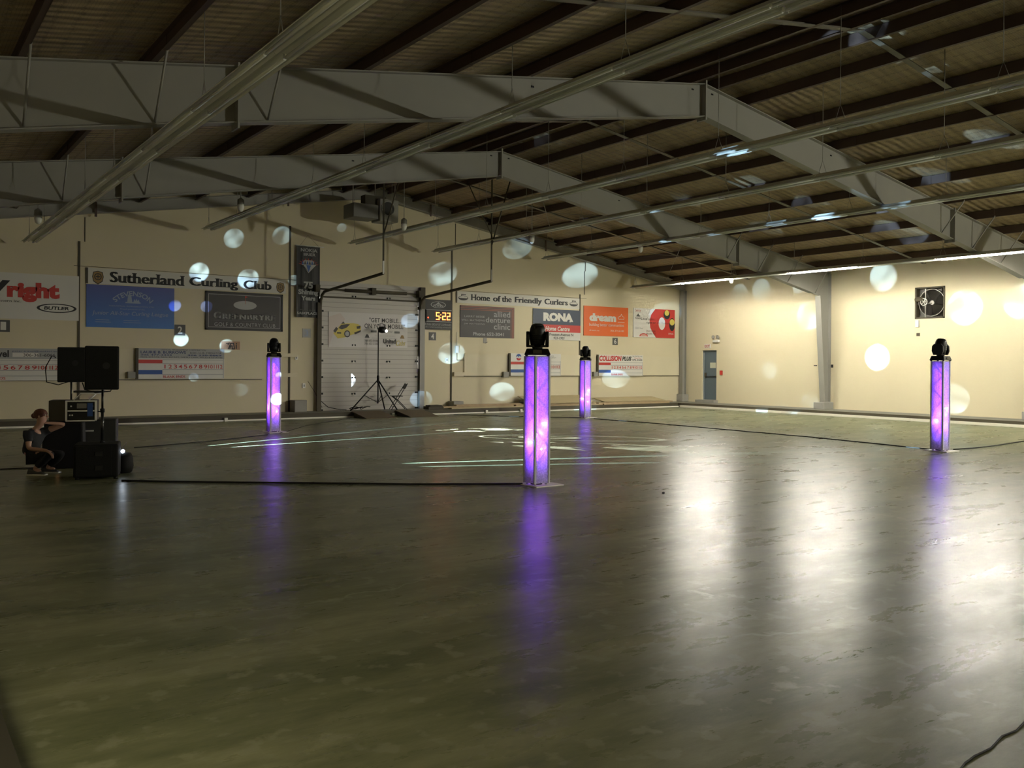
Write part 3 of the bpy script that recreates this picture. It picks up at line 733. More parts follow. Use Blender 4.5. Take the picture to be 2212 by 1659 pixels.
f = Face2D(); f.ell(.02, h * .66, w * .52, h * .22, plg); f.ell(.02, h * .66, w * .47, h * .185, pbk)
f.poly([(-.13, h * .62), (.02, h * .83), (.17, h * .62), (.02, h * .70)], plg); f.text('FLYNN', -w * .30, h * .53, w * .36, h * .66, plg, bold=.04)
f.text('FLYNN GROUP OF COMPANIES', -w * .86, -h * .74, w * .92, -h * .60, plg); f.text('the total building envelope', -w * .84, -h * .90, w * .92, -h * .80, plg); f.build('lettering', root)

# 8 denture clinic
bx = (16.575, 3.707, 18.885, 2.597)
o, w, h = sign('sponsor_sign', 'dark brown allied denture clinic sign with copper corner stripes', 'sign', bx, pch)
f = Face2D()
for q in range(3):
    e = .03 + q * .055; f.line([(-w, h - e), (w - e, h - e), (w - e, -h)], .02, pcop)
f.text('allied', w * .22, h * .34, w * .84, h * .72, plg, bold=.01); f.text('denture', -w * .08, -h * .02, w * .84, h * .32, plg, bold=.01); f.text('clinic', w * .22, -h * .46, w * .84, -h * .08, plg, bold=.01)
f.text('LARRY BESSE', -w * .86, h * .26, -w * .12, h * .38, plg, bold=.01); f.text('WILL MATHEWS', -w * .96, h * .02, -w * .12, h * .14, plg, bold=.01); f.text('JIM MATHEWS', -w * .88, -h * .22, -w * .12, -h * .10, plg, bold=.01)
f.text('Phone 652-3041', -w * .54, -h * .88, w * .60, -h * .66, plg, bold=.03); f.build('lettering', o)

# 9 second club banner
bx = (16.448, 4.183, 21.946, 3.782)
o, w, h = sign('club_banner', 'white banner reading Home of the Friendly Curlers with a curling stone at each end', 'banner', bx, m_ban, thick=.02)
f = Face2D()
for t, a, c, lo in (('Home', 1016, 1058, -.42), ('of', 1064, 1081, -.42), ('the', 1083, 1104.5, -.42), ('Friendly', 1110, 1170, -.72), ('Curlers', 1175, 1226, -.42)):
    f.text(t, ue(a, bx), h * lo, ue(c, bx), h * .62, pbk, serif=True)
f.build('lettering', o)
for c in (1000, 1238.5):
    f = Face2D(); cu = ue(c, bx); r = .20 if c > 1100 else .20
    f.ell(cu, -h * .12, r, h * .42, pbk); f.ell(cu, -h * .06, r * .86, h * .28, m_ban); f.poly([(cu - r * .85, -h * .14), (cu + r * .85, -h * .14), (cu + r * .6, -h * .42), (cu - r * .6, -h * .42)], pbk)
    f.line([(cu + r * .5, h * .46), (cu - r * .35, h * .50), (cu - r * .35, h * .28)], .03, pbk); f.build('curling_stone_emblem', o)
b = MB(); b.tube([(-w - .05, -.003, h + .02), (w + .35, -.003, h + .02)], .005, m_cord, 5); b.box(-w - .05, -.004, -h, -w, .004, h, m_lip); b.build('rope', o)

# 10 home centre
bx = (19.729, 3.725, 22.001, 2.575)
o, w, h = sign('sponsor_sign', 'blue, red and white Rona Home Centre sign behind the central light pillar', 'sign', bx, pw)
f = Face2D(); f.rect(-w, h * .0, w, h, P('sign_slate', (.03, .045, .08))); f.rect(-w, -h * .48, w, -h * .0, pred)
f.text('RONA', -w * .58, h * .22, w * .68, h * .78, pw, bold=.07)
f.rect(w * .52, h * .2, w * .57, h * .32, pw)
f.text('Home Centre', -w * .50, -h * .40, w * .52, -h * .10, pw, bold=.03, shear=.2); f.text('2 Preston Avenue N', -w * .44, -h * .72, w * .68, -h * .54, pbk, shear=.15, bold=.01); f.text('933-1903', -w * .16, -h * .94, w * .30, -h * .78, pbk, shear=.15, bold=.01)
f.build('lettering', o)

# 11 orange sign
bx = (22.168, 3.932, 24.468, 2.786)
o, w, h = sign('sponsor_sign', 'orange dream building better communities sign above the number 6 plate', 'sign', bx, por)
f = Face2D(); f.text('dream', -w * .76, -h * .02, w * .44, h * .52, pw, bold=.07); f.text('building better communities', -w * .76, -h * .40, w * .80, -h * .14, pw)
f.text('dream.ca', -w * .76, -h * .68, -w * .32, -h * .58, pw); f.text('306.374.6100', w * .18, -h * .68, w * .80, -h * .56, pw)
f.line([(w * .56, h * .18), (w * .52, h * .28), (w * .58, h * .38), (w * .64, h * .40), (w * .68, h * .54), (w * .72, h * .40), (w * .80, h * .34), (w * .80, h * .20)], .018, pw, True); f.line([(w * .52, -h * .02), (w * .82, -h * .02)], .014, pw); f.build('lettering', o)

# 12 advice sign
bx = (24.739, 3.951, 27.071, 2.783)
o, w, h = sign('sponsor_sign', 'white and red picture sign of curling stones, rightmost sign on the end wall', 'sign', bx, pw, thick=.04)
f = Face2D(); U2 = lambda t: -w + 2 * w * t; V2 = lambda t: h - 2 * h * t
arcp = [(U2(.40 + .22 * math.cos(a)), V2(.5 + .55 * math.sin(a))) for a in [math.radians(250 - q * 12) for q in range(12)]]
f.poly([(U2(1), V2(0.0)), (U2(.52), V2(0)), (U2(.42), V2(.2)), (U2(.38), V2(.42)), (U2(.40), V2(.66)), (U2(.47), V2(.86)), (U2(.54), V2(1)), (U2(1), V2(1))], pred)
f.ell(U2(.68), V2(.50), w * .16, h * .44, pbk if 0 else pw); f.ell(U2(.80), V2(.18), w * .16, h * .32, pbk); f.ell(U2(.80), V2(.12), w * .11, h * .20, pye); f.ell(U2(.93), V2(.52), w * .14, h * .46, pbk); f.ell(U2(.93), V2(.44), w * .12, h * .22, pye)
f.ell(U2(.24), V2(.97), w * .2, h * .22, pred, 0, 180); f.ell(U2(.24), V2(.97), w * .16, h * .16, pskin, 0, 180)
f.build('picture', o)
f = Face2D(); f.text('Local advice that\'s', U2(.18), V2(.40), U2(.70), V2(.30), pbk, shear=.2); f.text('right on my button.', U2(.30), V2(.54), U2(.88), V2(.44), pbk, shear=.2)
f.text('PIONEER', U2(.04), V2(.38), U2(.18), V2(.32), pbk); f.poly([(U2(.06), V2(.29)), (U2(.11), V2(.18)), (U2(.16), V2(.29))], pgrey); f.text('DEKALB', U2(.04), V2(.12), U2(.17), V2(.06), pred); f.text('GREG Seed', U2(.04), V2(.72), U2(.22), V2(.66), plg)
f.text('Dave Kelvin', U2(.30), V2(.80), U2(.52), V2(.74), pmar); f.text('306-500-1760', U2(.30), V2(.90), U2(.53), V2(.84), pmar); f.text('SYNG', U2(.84), V2(.88), U2(.96), V2(.82), pw); f.build('lettering', o)

# 13 sticker, hook
c = (8.312, 2.286, 8.862, 2.041)
o, w, h = sign('small_sticker_sign', 'small tan sign with the hand-drawn letters TAi above the score panel', 'sign', c, P('tan_card', (.42, .24, .14)), thick=.01)
f = Face2D(); f.line([(-w * .5, h * .5), (-w * .1, h * .6), (-w * .3, h * .55), (-w * .28, h * .2)], .025, pbk); f.line([(-w * .25, -h * .8), (-w * .0, h * .5), (w * .3, h * .55), (w * .4, -h * .8), (w * .15, -h * .8), (w * .15, -h * .1), (-w * .02, -h * .1), (-w * .1, -h * .8)], .03, pbk); f.line([(w * .6, h * .1), (w * .6, -h * .7)], .03, pbk); f.rect(w * .55, h * .3, w * .68, h * .6, pbk); f.build('lettering', o)

# ---- score panels
def scoreboard(bx, name_fn, label, hide=None, top=.30):
    o, w, h = sign('curling_scoreboard', label, 'scoreboard', bx, pw, y=EY - .07, thick=.03)
    f = Face2D(); cx = -w + .27 * 2 * w if hide != 'left' else -w
    V = lambda t: h - 2 * h * t
    if hide != 'left':
        f.rect(-w, V(.37), cx, V(.49), pred); f.rect(-w, V(.71), cx, V(.85), pdb)
    for t in (.36, .49, .68, .85): f.rect(cx, V(t), w * .97, V(t + .018), plg)
    f.rect(w * .97, V(.99), w * .985, V(.33), plg)
    f.build('score_rows', o)
    f = Face2D()
    n0 = 1; cw = (w * .96 - cx) / 12
    for n in range(n0, 13):
        u = cx + cw * (n - .5); t = str(n); ww = cw * (.11 if n == 1 else .34 if n < 10 else .30 if n == 11 else .44)
        f.text(t, u - ww, V(.66), u + ww, V(.53), pred, bold=.01)
    f.text('BLANK ENDS', cx + .02, V(.97), cx + (w - cx) * .36, V(.885), pred, bold=.01)
    f.build('end_numbers', o)
    f = Face2D(); name_fn(f, w, h, V); f.build('lettering', o)
    b = MB(); b.box(-w - .07, -.03, -h, -w - .0, .025, h, m_lip if hide != 'x' else m_bridge)
    b.build('side_batten', o)
    return o
def n2(f, w, h, V):
    f.rect(-w, V(.33), w, V(0), plg); f.text('CRITICAL MANAGEMENT CORPORATION', -w * .5, V(.06), w * .55, V(.02), pbk)
    f.text('LAURIE B. BURROWS', -w * .95, V(.17), w * .08, V(.08), pnavy, bold=.02); f.text('B.ED., LL.B., MEDIATOR', w * .18, V(.17), w * .93, V(.11), pbk)
    f.text('306 477-3333', -w * .95, V(.24), -w * .25, V(.19), pnavy, bold=.02); f.text('306 220-8869', w * .12, V(.24), w * .93, V(.19), pnavy, bold=.02); f.text('REAL ESTATE, REAL ESTATE, FAMILY LAW, WILLS & ESTATES', -w * .95, V(.31), w * .95, V(.265), pbk)
def n1(f, w, h, V):
    f.rect(-w, V(.33), w, V(0), plg); f.text('Travel', -w * .30, V(.28), w * .12, V(.06), pbk, bold=.03); f.text('peter.travel\x40sasktel.net', w * .18, V(.12), w * .96, V(.06), pnavy); f.rect(w * .18, V(.27), w * .62, V(.14), pw); f.text('306-361-6066', w * .36, V(.25), w * .9, V(.16), pbk)
def n5(f, w, h, V):
    f.ell(-w * .68, V(.17), .12, .12, pdb); f.ell(-w * .68, V(.17), .12, .12, pred, 200, 340); f.text('ABI', -w * .8, V(.22), -w * .56, V(.13), pw, bold=.05); f.text('AGRI-BUSINESS INC', -w * .42, V(.21), w * .2, V(.14), pgrey, bold=.02)
    f.text('SUNDIAL', w * .35, V(.12), w * .72, V(.08), pgrey); f.text('GRAIN MARKET', w * .25, V(.20), w * .8, V(.16), pgrey)
def n6(f, w, h, V):
    f.text('COLLISION', -w * .97, V(.30), -w * .0, V(.04), pred, bold=.05, shear=.1); f.text('PLUS', w * .05, V(.28), w * .45, V(.07), pbk, bold=.05, shear=.15)
    f.text('1248 CENTRAL AVE', w * .5, V(.08), w * .96, V(.03), pbk); f.text('Grant Pow', w * .6, V(.17), w * .92, V(.11), pred); f.text('373-3303', w * .5, V(.28), w * .96, V(.20), pbk, bold=.02)
bx = (2.636, 1.994, 3.981, 1.160); bx = (bx[0] - 1.35, bx[1], bx[2] + .0, bx[3]); bx = (bx[0], bx[1], 4.037, bx[3])
scoreboard(bx, n1, 'travel agency curling scoreboard at the far left, partly behind the loudspeakers')
scoreboard((5.982, 2.046, 8.370, 1.187), n2, 'curling scoreboard lettered Laurie B. Burrows, between loudspeakers and rear left light pillar')
scoreboard((18.669, 2.059, 20.998, 1.240), n5, 'curling scoreboard with a round blue and red logo, behind the central light pillar')
scoreboard((22.853, 2.056, 25.219, 1.229), n6, 'curling scoreboard lettered Collision Plus, right of the far light pillar')
# long board panels behind the scoreboards
for bx, lab in (((2.636, 1.994, 9.529, 1.172), 'long cream board panel behind the two left scoreboards'), ((16.751, 2.003, 27.610, 1.244), 'long cream board panel behind the two right scoreboards')):
    if 'left' in lab: bx = (-.6, bx[1], bx[2], bx[3])
    o, w, h = sign('wall_board_panel', lab, 'panel', bx, m_board, thick=.045)
    b = MB(); b.box(-w, -.02, h, w, .045, h + .02, m_board); b.box(-w, -.01, -h - .02, w, .045, -h, m_lip); b.build('edge_batten', o)
for c, lab, mm in (((9.931, 1.952, 10.625, 1.839), 'short cream rail at the left of the door, upper one', m_board), ((9.935, 1.346, 10.630, 1.233), 'short cream rail left of the door, lower one', m_board), ((16.301, 1.374, 16.775, 1.245), 'short cream ledge left of the right board panel', m_board)):
    o, w, h = sign('wall_rail', lab, 'rail', c, mm, thick=.10)
for c, lab in (((5.707, 1.387, 5.901, 1.208), 'small grey marker box under the left panel beside the loudspeakers'), ((18.349, 1.390, 18.573, 1.190), 'small grey marker box left of the round-logo scoreboard'), ((22.576, 1.391, 22.789, 1.212), 'small grey marker box left of the Collision Plus scoreboard')):
    o, w, h = sign('marker_box', lab, 'box', c, m_conc, thick=.16)
for c, lab in (((10.581, 1.889, 10.671, 1.760), 'white light switch plate on the end wall left of the door'), ((10.827, 1.029, 10.919, 0.885), 'white wall outlet near the left foot of the overhead door'), ((15.999, 1.867, 16.092, 1.724), 'small white outlet plate under the number 4 plate')):
    o, w, h = sign('outlet_plate', lab, 'outlet', c, m_white, thick=.03)
    b = MB(); b.box(-w * .3, -.006, -h * .5, w * .3, 0, h * .5, pgrey); b.build('socket', o)
o, w, h = sign('wall_hook', 'small metal hook under the brown clinic sign', 'hook', (17.560, 2.586, 17.699, 2.406), m_steel, thick=.012)
b = MB(); b.tube([(0, 0, -h), (0, -.06, -h), (.06, -.08, -h + .04)], .01, m_steel, 6); b.build('hook_arm', o)
o, w, h = sign('junction_box', 'small grey junction box beside the wall joint right of the door', 'box', (16.388, 2.288, 16.502, 2.047), m_white, thick=.06)
b = MB(); b.tube([(0, .03, -h), (0, .03, -h - .25), (.75, .03, -h - .25)], .01, m_lip, 6); b.tube([(0, .03, h), (0, .03, .6)], .01, m_white, 6); b.build('conduit', o)

# ---- banner across the overhead door
bx = (11.658, 3.289, 14.476, 2.178)
o, w, h = sign('door_banner', 'pale banner on the overhead door with a yellow taxi and Get Mobile lettering', 'banner', bx, P('pale_vinyl', (.60, .57, .54)), y=EY - .065, thick=.006)
U = lambda t: -w + 2 * w * t; V = lambda t: h - 2 * h * t
f = Face2D()
f.text('"GET MOBILE...', U(.50), V(.26), U(.915), V(.13), pch, bold=.01); f.text('ON YOUR MOBILE"', U(.44), V(.44), U(.965), V(.30), pch, bold=.01)
f.rect(U(.52), V(.56), U(.595), V(.50), pgrey); f.text('With Our New App!', U(.61), V(.56), U(.80), V(.50), pgrey); f.rect(U(.825), V(.57), U(.895), V(.51), pgrey)
f.text('*swipe, store, check and drive...', U(.57), V(.68), U(.84), V(.63), plg, shear=.2); f.text('time before you drive or going alone.', U(.53), V(.75), U(.86), V(.70), plg, shear=.2)
f.text('306-652-0100', U(.44), V(.83), U(.61), V(.77), pgrey); f.text('306-653-3333', U(.44), V(.92), U(.61), V(.86), pgrey)
f.text('United', U(.68), V(.88), U(.845), V(.74), pch, bold=.05); f.text('everyone goes', U(.70), V(.93), U(.81), V(.90), pch); f.text('Cabs', U(.84), V(.93), U(.96), V(.78), pye, shear=.3)
f.build('lettering', o)
f = Face2D()
for c, m in ((.475, pch), (.93, pgold)): f.poly([(U(c - .03), V(.72)), (U(c - .012), V(.62)), (U(c + .012), V(.62)), (U(c + .03), V(.72))], m)
f.poly([(U(0), V(.15)), (U(.14), V(.03)), (U(.20), V(.20)), (U(.06), V(.6)), (U(0), V(1))], pskin if 0 else P('pale_pink', (.58, .50, .46)))
f.build('emblem', o)
f = Face2D()
f.poly([(U(.01), V(.42)), (U(.14), V(.17)), (U(.20), V(.33)), (U(.06), V(.62))], pch)      # phone
f.poly([(U(.04), V(.56)), (U(.06), V(.48)), (U(.10), V(.38)), (U(.15), V(.34)), (U(.22), V(.32)), (U(.30), V(.31)), (U(.36), V(.33)), (U(.40), V(.40)), (U(.395), V(.52)), (U(.33), V(.60)), (U(.20), V(.72)), (U(.11), V(.76)), (U(.09), V(.70))], pye)
f.poly([(U(.12), V(.46)), (U(.15), V(.37)), (U(.22), V(.34)), (U(.26), V(.34)), (U(.22), V(.44)), (U(.16), V(.50))], pch); f.poly([(U(.055), V(.55)), (U(.09), V(.43)), (U(.115), V(.48)), (U(.08), V(.60))], pch)
f.ell(U(.225), V(.62), w * .075, h * .20, pch); f.ell(U(.225), V(.62), w * .05, h * .14, plg); f.poly([(U(.34), V(.40)), (U(.39), V(.37)), (U(.385), V(.46)), (U(.345), V(.47))], pch); f.poly([(U(.31), V(.58)), (U(.395), V(.50)), (U(.39), V(.56)), (U(.32), V(.63))], pch); f.rect(U(.10), V(.62), U(.15), V(.58), pch)
f.build('taxi_picture', o)

# ================================================================ RIGHT WALL ITEMS
m_dblue = mat('blue_grey_door_paint', (0.10, 0.135, 0.16), .45)
b = MB(); b.box(RX + .10, DY0 + .04, DZ0, RX + .14, DY1 - .04, DZ1 - .04, m_dblue); d = b.build('door_2'); tag(d, kind='structure')
b = MB()
for r in ((DY0, DZ0, DY0 + .045, DZ1), (DY1 - .045, DZ0, DY1, DZ1), (DY0, DZ1 - .045, DY1, DZ1)): b.box(RX + .06, r[0], r[1], RX + .16, r[2], r[3], m_dblue)
b.box(RX + .055, DY1 - .06, DZ0, RX + .06, DY1 - .045, DZ1 - .1, m_white); b.build('door_frame', d)
b = MB(); b.tube([(RX + .05, DY0 + .09, 1.22), (RX + .05, DY1 - .14, 1.22)], .016, m_black, 8); b.box(RX + .04, DY1 - .16, 1.18, RX + .10, DY1 - .10, 1.36, m_lip); b.box(RX + .05, DY0 + .07, 1.19, RX + .10, DY0 + .11, 1.25, m_lip); b.build('push_bar', d)
b = MB(); b.box(RX + .09, DY0 + .12, 1.56, RX + .10, DY0 + .42, 1.78, P('note_paper', (.55, .55, .42))); b.build('paper_notice', d)
b = MB(); b.box(RX - .28, DY0 - .1, WK, RX, DY1 + .12, DZ0, m_conc); b.bevel(.01, 1); tag(b.build('door_step', recenter=True), 'low concrete step in front of the blue-grey exit door', 'step')
o, w, h = sign('exit_sign', 'white EXIT sign with red letters over the blue-grey door', 'sign', (25.180, 2.531, 24.856, 2.361), pw, wall='right', thick=.03)
f = Face2D(); f.text('EXIT', -w * .85, -h * .7, w * .85, h * .7, pred, bold=.02); f.build('lettering', o)
c = (24.529, 2.718)
root = empty('emergency_light', (RX, c[0], c[1] - .12), -math.pi / 2, 'twin-head emergency light above the EXIT sign', 'light')
b = MB(); b.box(-.14, -.10, 0, .14, 0, .10, m_white); b.build('battery_box', root)
for s in (-1, 1):
    b = MB(); b.lathe([(.03, .05), (.07, 0), (.075, -.02), (.05, -.03)], (s * .11, -.10, .21), m_steel, 12, 'y'); b.tube([(s * .11, -.05, .10), (s * .11, -.06, .19)], .012, m_steel, 6); b.build('lamp_head', root)
o, w, h = sign('alarm_pull', 'small red fire alarm pull beside the exit door', 'alarm', (24.335, 1.463, 24.226, 1.296), pred, wall='right', thick=.05)
o, w, h = sign('light_switch', 'small dark switch on the right wall just right of the grey column', 'switch', (19.241, 1.731, 19.165, 1.625), pbk, wall='right', thick=.03)
o, w, h = sign('thermostat', 'small white control box right below the wall fan', 'thermostat', (16.090, 3.187, 15.978, 2.961), m_white, wall='right', thick=.06)
o, w, h = sign('wall_plate', 'tiny brown square plate below the fan control box', 'plate', (16.070, 2.772, 15.959, 2.674), m_lip, wall='right', thick=.015)
o, w, h = sign('wall_hooks', 'two tiny dark hooks left of the grey column on the right wall', 'hook', (19.959, 1.706, 19.833, 1.676), pbk, wall='right', thick=.02)

# ---- exhaust fan in its opening
root = empty('exhaust_fan', (RX, (FY0 + FY1) / 2, FZ0), -math.pi / 2, 'large belt-driven exhaust fan set in a square opening of the right wall', 'fan')
fw, fh = (FY1 - FY0) / 2, (FZ1 - FZ0); zc = fh / 2
m_fan = mat('fan_metal', (.16, .15, .13), .35, .6)
b = MB()
for r in ((-fw, 0, -fw + .05, fh), (fw - .05, 0, fw, fh), (-fw, 0, fw, .05), (-fw, fh - .05, fw, fh)): b.box(r[0], -.015, r[1], r[2], .2, r[3], m_lip)
b.build('frame', root)
b = MB(); b.box(-fw, .19, 0, fw, .2, fh, mat('fan_shutter', (.10, .095, .08), .5)); b.build('shutter', root)
b = MB(); n = 36
for k in range(n):
    a0, a1 = 2 * math.pi * k / n, 2 * math.pi * (k + 1) / n
    for r0, r1, y0, y1 in ((.42, .44, .03, .17),):
        b.hexa([(.04 + r0 * math.cos(a0), y0, zc + r0 * math.sin(a0)), (.04 + r1 * math.cos(a0), y0, zc + r1 * math.sin(a0)), (.04 + r1 * math.cos(a1), y0, zc + r1 * math.sin(a1)), (.04 + r0 * math.cos(a1), y0, zc + r0 * math.sin(a1)),
                (.04 + r0 * math.cos(a0), y1, zc + r0 * math.sin(a0)), (.04 + r1 * math.cos(a0), y1, zc + r1 * math.sin(a0)), (.04 + r1 * math.cos(a1), y1, zc + r1 * math.sin(a1)), (.04 + r0 * math.cos(a1), y1, zc + r0 * math.sin(a1))], m_fan)
b.build('shroud_ring', root)
for k in range(5):
    a = math.radians(20 + 72 * k); b = MB(); P0 = []
    for t, wd, tw in ((.07, .05, .5), (.2, .13, .4), (.33, .19, .3), (.40, .16, .22)):
        c_, s_ = math.cos(a), math.sin(a); q = Vector((-s_, 0, c_)) * wd
        ctr = Vector((.04 + c_ * t, .10, zc + s_ * t)); P0.append((ctr - q + Vector((0, -.05 * tw * 2, 0)), ctr + q + Vector((0, .05 * tw * 2, 0))))
    vs = [[b.bm.verts.new(p) for p in pr] for pr in P0]
    for i in range(3):
        fc = b.bm.faces.new([vs[i][0], vs[i][1], vs[i + 1][1], vs[i + 1][0]]); fc.material_index = b.mi(m_fan); fc.smooth = True
    bmesh.ops.solidify(b.bm, geom=b.bm.faces[:], thickness=.006); b.build('fan_blade', root)
b = MB(); b.lathe([(.07, .06), (.07, .14)], (.04, 0, zc), m_fan, 16, 'y')
b.build('hub', root)
b = MB(); b.box(-.18, .02, .05, -.14, .05, fh - .05, m_fan); b.box(.30, .16, .05, .33, .18, fh - .05, m_lip); b.tube([(-fw, .02, zc - .02), (.04, .03, zc - .02)], .012, m_fan, 6); b.build('bearing_strut', root)
b = MB(); b.tube([(-.19 + .11 * math.cos(2 * math.pi * k / 20), -.02, zc + .03 + .11 * math.sin(2 * math.pi * k / 20)) for k in range(21)], .012, m_refl, 6)
for k in range(5): b.tube([(-.19, -.02, zc + .03), (-.19 + .11 * math.cos(math.radians(72 * k)), -.02, zc + .03 + .11 * math.sin(math.radians(72 * k)))], .010, m_refl, 5)
b.build('pulley', root)
b = MB(); b.lathe([(.07, -.12), (.085, -.08), (.085, .12), (.05, .16)], (-.38, .03, zc + .12), m_lip, 14, 'x'); b.build('motor', root)

# ---- unit heater under the ridge
root = empty('unit_heater', (13.285 * .93 + .05, 24.5, 6.0), 0, 'grey box unit heater with a round fan, hung under the ridge by the end wall', 'heater')
root.location = (12.35, 24.5, 6.0)
b = MB(); b.box(-.85, -.25, .0, -.03, .45, .42, mat('heater_grey', (.15, .145, .13), .5)); b.bevel(.015, 1); b.build('duct_box', root)
b = MB(); b.box(-.0, -.30, -.05, .62, .30, .62, m_steel); b.bevel(.02, 1); b.build('cabinet', root)
b = MB(); b.lathe([(.22, -.0), (.235, -.02), (.20, -.03), (.20, .02)], (.26, -.30, .34), m_steel, 24, 'y'); b.build('fan_ring', root)
b = MB(); b.lathe([(.20, -.005), (.20, .0)], (.26, -.305, .34), m_black, 24, 'y'); b.build('fan_opening', root)
b = MB()
for x in (-.75, -.02, .65): b.tube([(x, 0, .0), (x, 0, roofz(12.35 + x) - 6.02)], .016, m_steel, 6)
b.box(-.4, -.1, .42, .3, .2, .72, m_lip); b.build('hanger', root)

# ================================================================ WALKWAY CLUTTER
random.seed(4)
labs = ['lowest', 'lowest', 'lowest', 'middle', 'middle', 'middle', 'upper', 'upper', 'top', 'top']
pl = [(15.65, 18.9, 25.5, 0), (18.95, 22.3, 25.5, 0), (22.35, 25.8, 25.48, 0), (15.9, 18.4, 25.74, 0), (15.35, 18.2, 25.52, 1), (18.3, 22.0, 25.52, 1), (18.45, 21.6, 25.76, 0), (22.1, 26.0, 25.50, 1), (15.9, 18.6, 25.6, 2), (21.7, 25.9, 25.74, 0)]
nmz = ['along the kick board, leftmost', 'along the kick board, middle', 'along the kick board, rightmost', 'second row, leftmost', 'on top at the left end', 'on top behind the far pillar', 'second row, middle', 'on top at the right end', 'topmost, left of the central pillar', 'second row, rightmost']
for i, (x0, x1, y, lv) in enumerate(pl):
    b = MB(); L_ = x1 - x0; b.box(0, -.11, 0, L_, .11, .042, m_wood if i % 3 else m_ply)
    o = b.build('lumber_plank', loc=(x0, y, WK + lv * .044)); o.rotation_euler = (0, 0, 0)
    tag(o, 'raw lumber plank on the walkway at the end wall, ' + nmz[i], 'plank', 'planks lying along the end wall')
b = MB(); b.box(0, 0, 0, 2.9, .95, .02, m_ply); o = b.build('plywood_sheet', loc=(19.0, 25.37, WK + .10)); o.rotation_euler = (math.radians(14), 0, 0)
tag(o, 'tan plywood sheet lying on lumber behind the central and far pillars', 'board', 'loose sheets on the lumber pile')
b = MB(); b.box(0, 0, 0, 3.2, .8, .02, m_ply); o = b.build('plywood_sheet', loc=(22.4, 25.4, WK + .10)); o.rotation_euler = (math.radians(9), 0, 0)
tag(o, 'tan plywood sheet at the right end of the lumber pile near the corner', 'board', 'loose sheets on the lumber pile')
b = MB(); b.box(0, 0, 0, .55, .35, .10, m_lip); b.box(.05, -.02, .10, .5, .3, .14, m_dark); b.bevel(.008, 1); tag(b.build('black_mat_bundle', loc=(14.78, 25.42, WK + .0)), 'dark bundle of rubber mats at the left end of the lumber pile', 'mat')
b = MB(); b.box(0, 0, 0, .32, .25, .06, m_black); tag(b.build('black_offcut', loc=(18.62, 25.4, WK + .14)), 'small black offcut sticking out of the plywood behind the pillars', 'offcut')
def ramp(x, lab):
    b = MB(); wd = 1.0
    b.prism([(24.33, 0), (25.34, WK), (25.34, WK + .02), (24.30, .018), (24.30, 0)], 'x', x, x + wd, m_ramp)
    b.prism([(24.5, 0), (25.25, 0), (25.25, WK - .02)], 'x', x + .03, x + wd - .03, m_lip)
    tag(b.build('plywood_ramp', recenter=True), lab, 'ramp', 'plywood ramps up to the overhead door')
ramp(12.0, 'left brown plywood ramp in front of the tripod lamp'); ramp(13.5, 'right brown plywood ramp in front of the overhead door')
# tripod light stand
c = (13.13, 25.80)
root = empty('tripod_light_stand', (c[0], c[1], WK), 0, 'black tripod stand with a small spotlight in front of the overhead door', 'stand')
H1 = 2.62
b = MB(); b.tube([(0, 0, .22), (0, 0, H1)], [.022, .018], m_blackm, 8); b.lathe([(.035, 1.0), (.04, 1.02), (.04, 1.1), (.03, 1.12)], (0, 0, 0), m_black, 10); b.lathe([(.03, .88), (.04, .9), (.04, 1.0)], (0, 0, 0), m_black, 10); b.build('pole', root)
for a in (205, 325, 85):
    r = math.radians(a); ex, ey = .95 * math.cos(r), .45 * math.sin(r)
    if a == 205: ex = -.98; ey = -.05
    if a == 325: ex = .60; ey = -.18
    if a == 85: ex = .40; ey = .30
    b = MB(); b.tube([(0, 0, .98), (ex, ey, .015)], .022, m_blackm, 8); b.build('leg', root)
    b = MB(); b.tube([(0, 0, .25), (ex * .52, ey * .52, .50)], .010, m_blackm, 6); b.build('brace', root)
b = MB(); b.lathe([(.03, -.12), (.09, -.1), (.11, 0), (.10, .10), (.02, .13)], (.12, -.02, H1 - .04), m_black, 14, 'x'); b.build('lamp_head', root)
b = MB(); b.tube([(.10 + .14 * math.cos(math.radians(a)), -.02, H1 + .02 + .14 * math.sin(math.radians(a))) for a in range(0, 181, 20)], .008, m_blackm, 6); b.tube([(-.05, 0, H1 - .02), (.05, 0, H1 + .0)], .014, m_blackm, 6); b.build('yoke', root)
b = MB(); b.lathe([(.045, 0), (.045, -.02)], (.22, -.12, H1 - .08), mat('lamp_glow', (1, 1, 1), .4, emit=(1, .97, .88), es=4.0), 14, 'y'); b.build('lens', root)
b = MB(); pts = [(-1.0 + .16 * math.sin(t * 1.9) + t * .05, -.02 + .08 * math.cos(t * 2.3), .03 + .10 * abs(math.sin(t * 1.1))) for t in [i * .5 for i in range(22)]]
b.tube(pts, .012, m_cord, 6); tag(b.build('cable_coil', loc=(c[0] + .12, c[1] + .1, WK)), 'tangle of black cable beside the left tripod foot', 'cable')
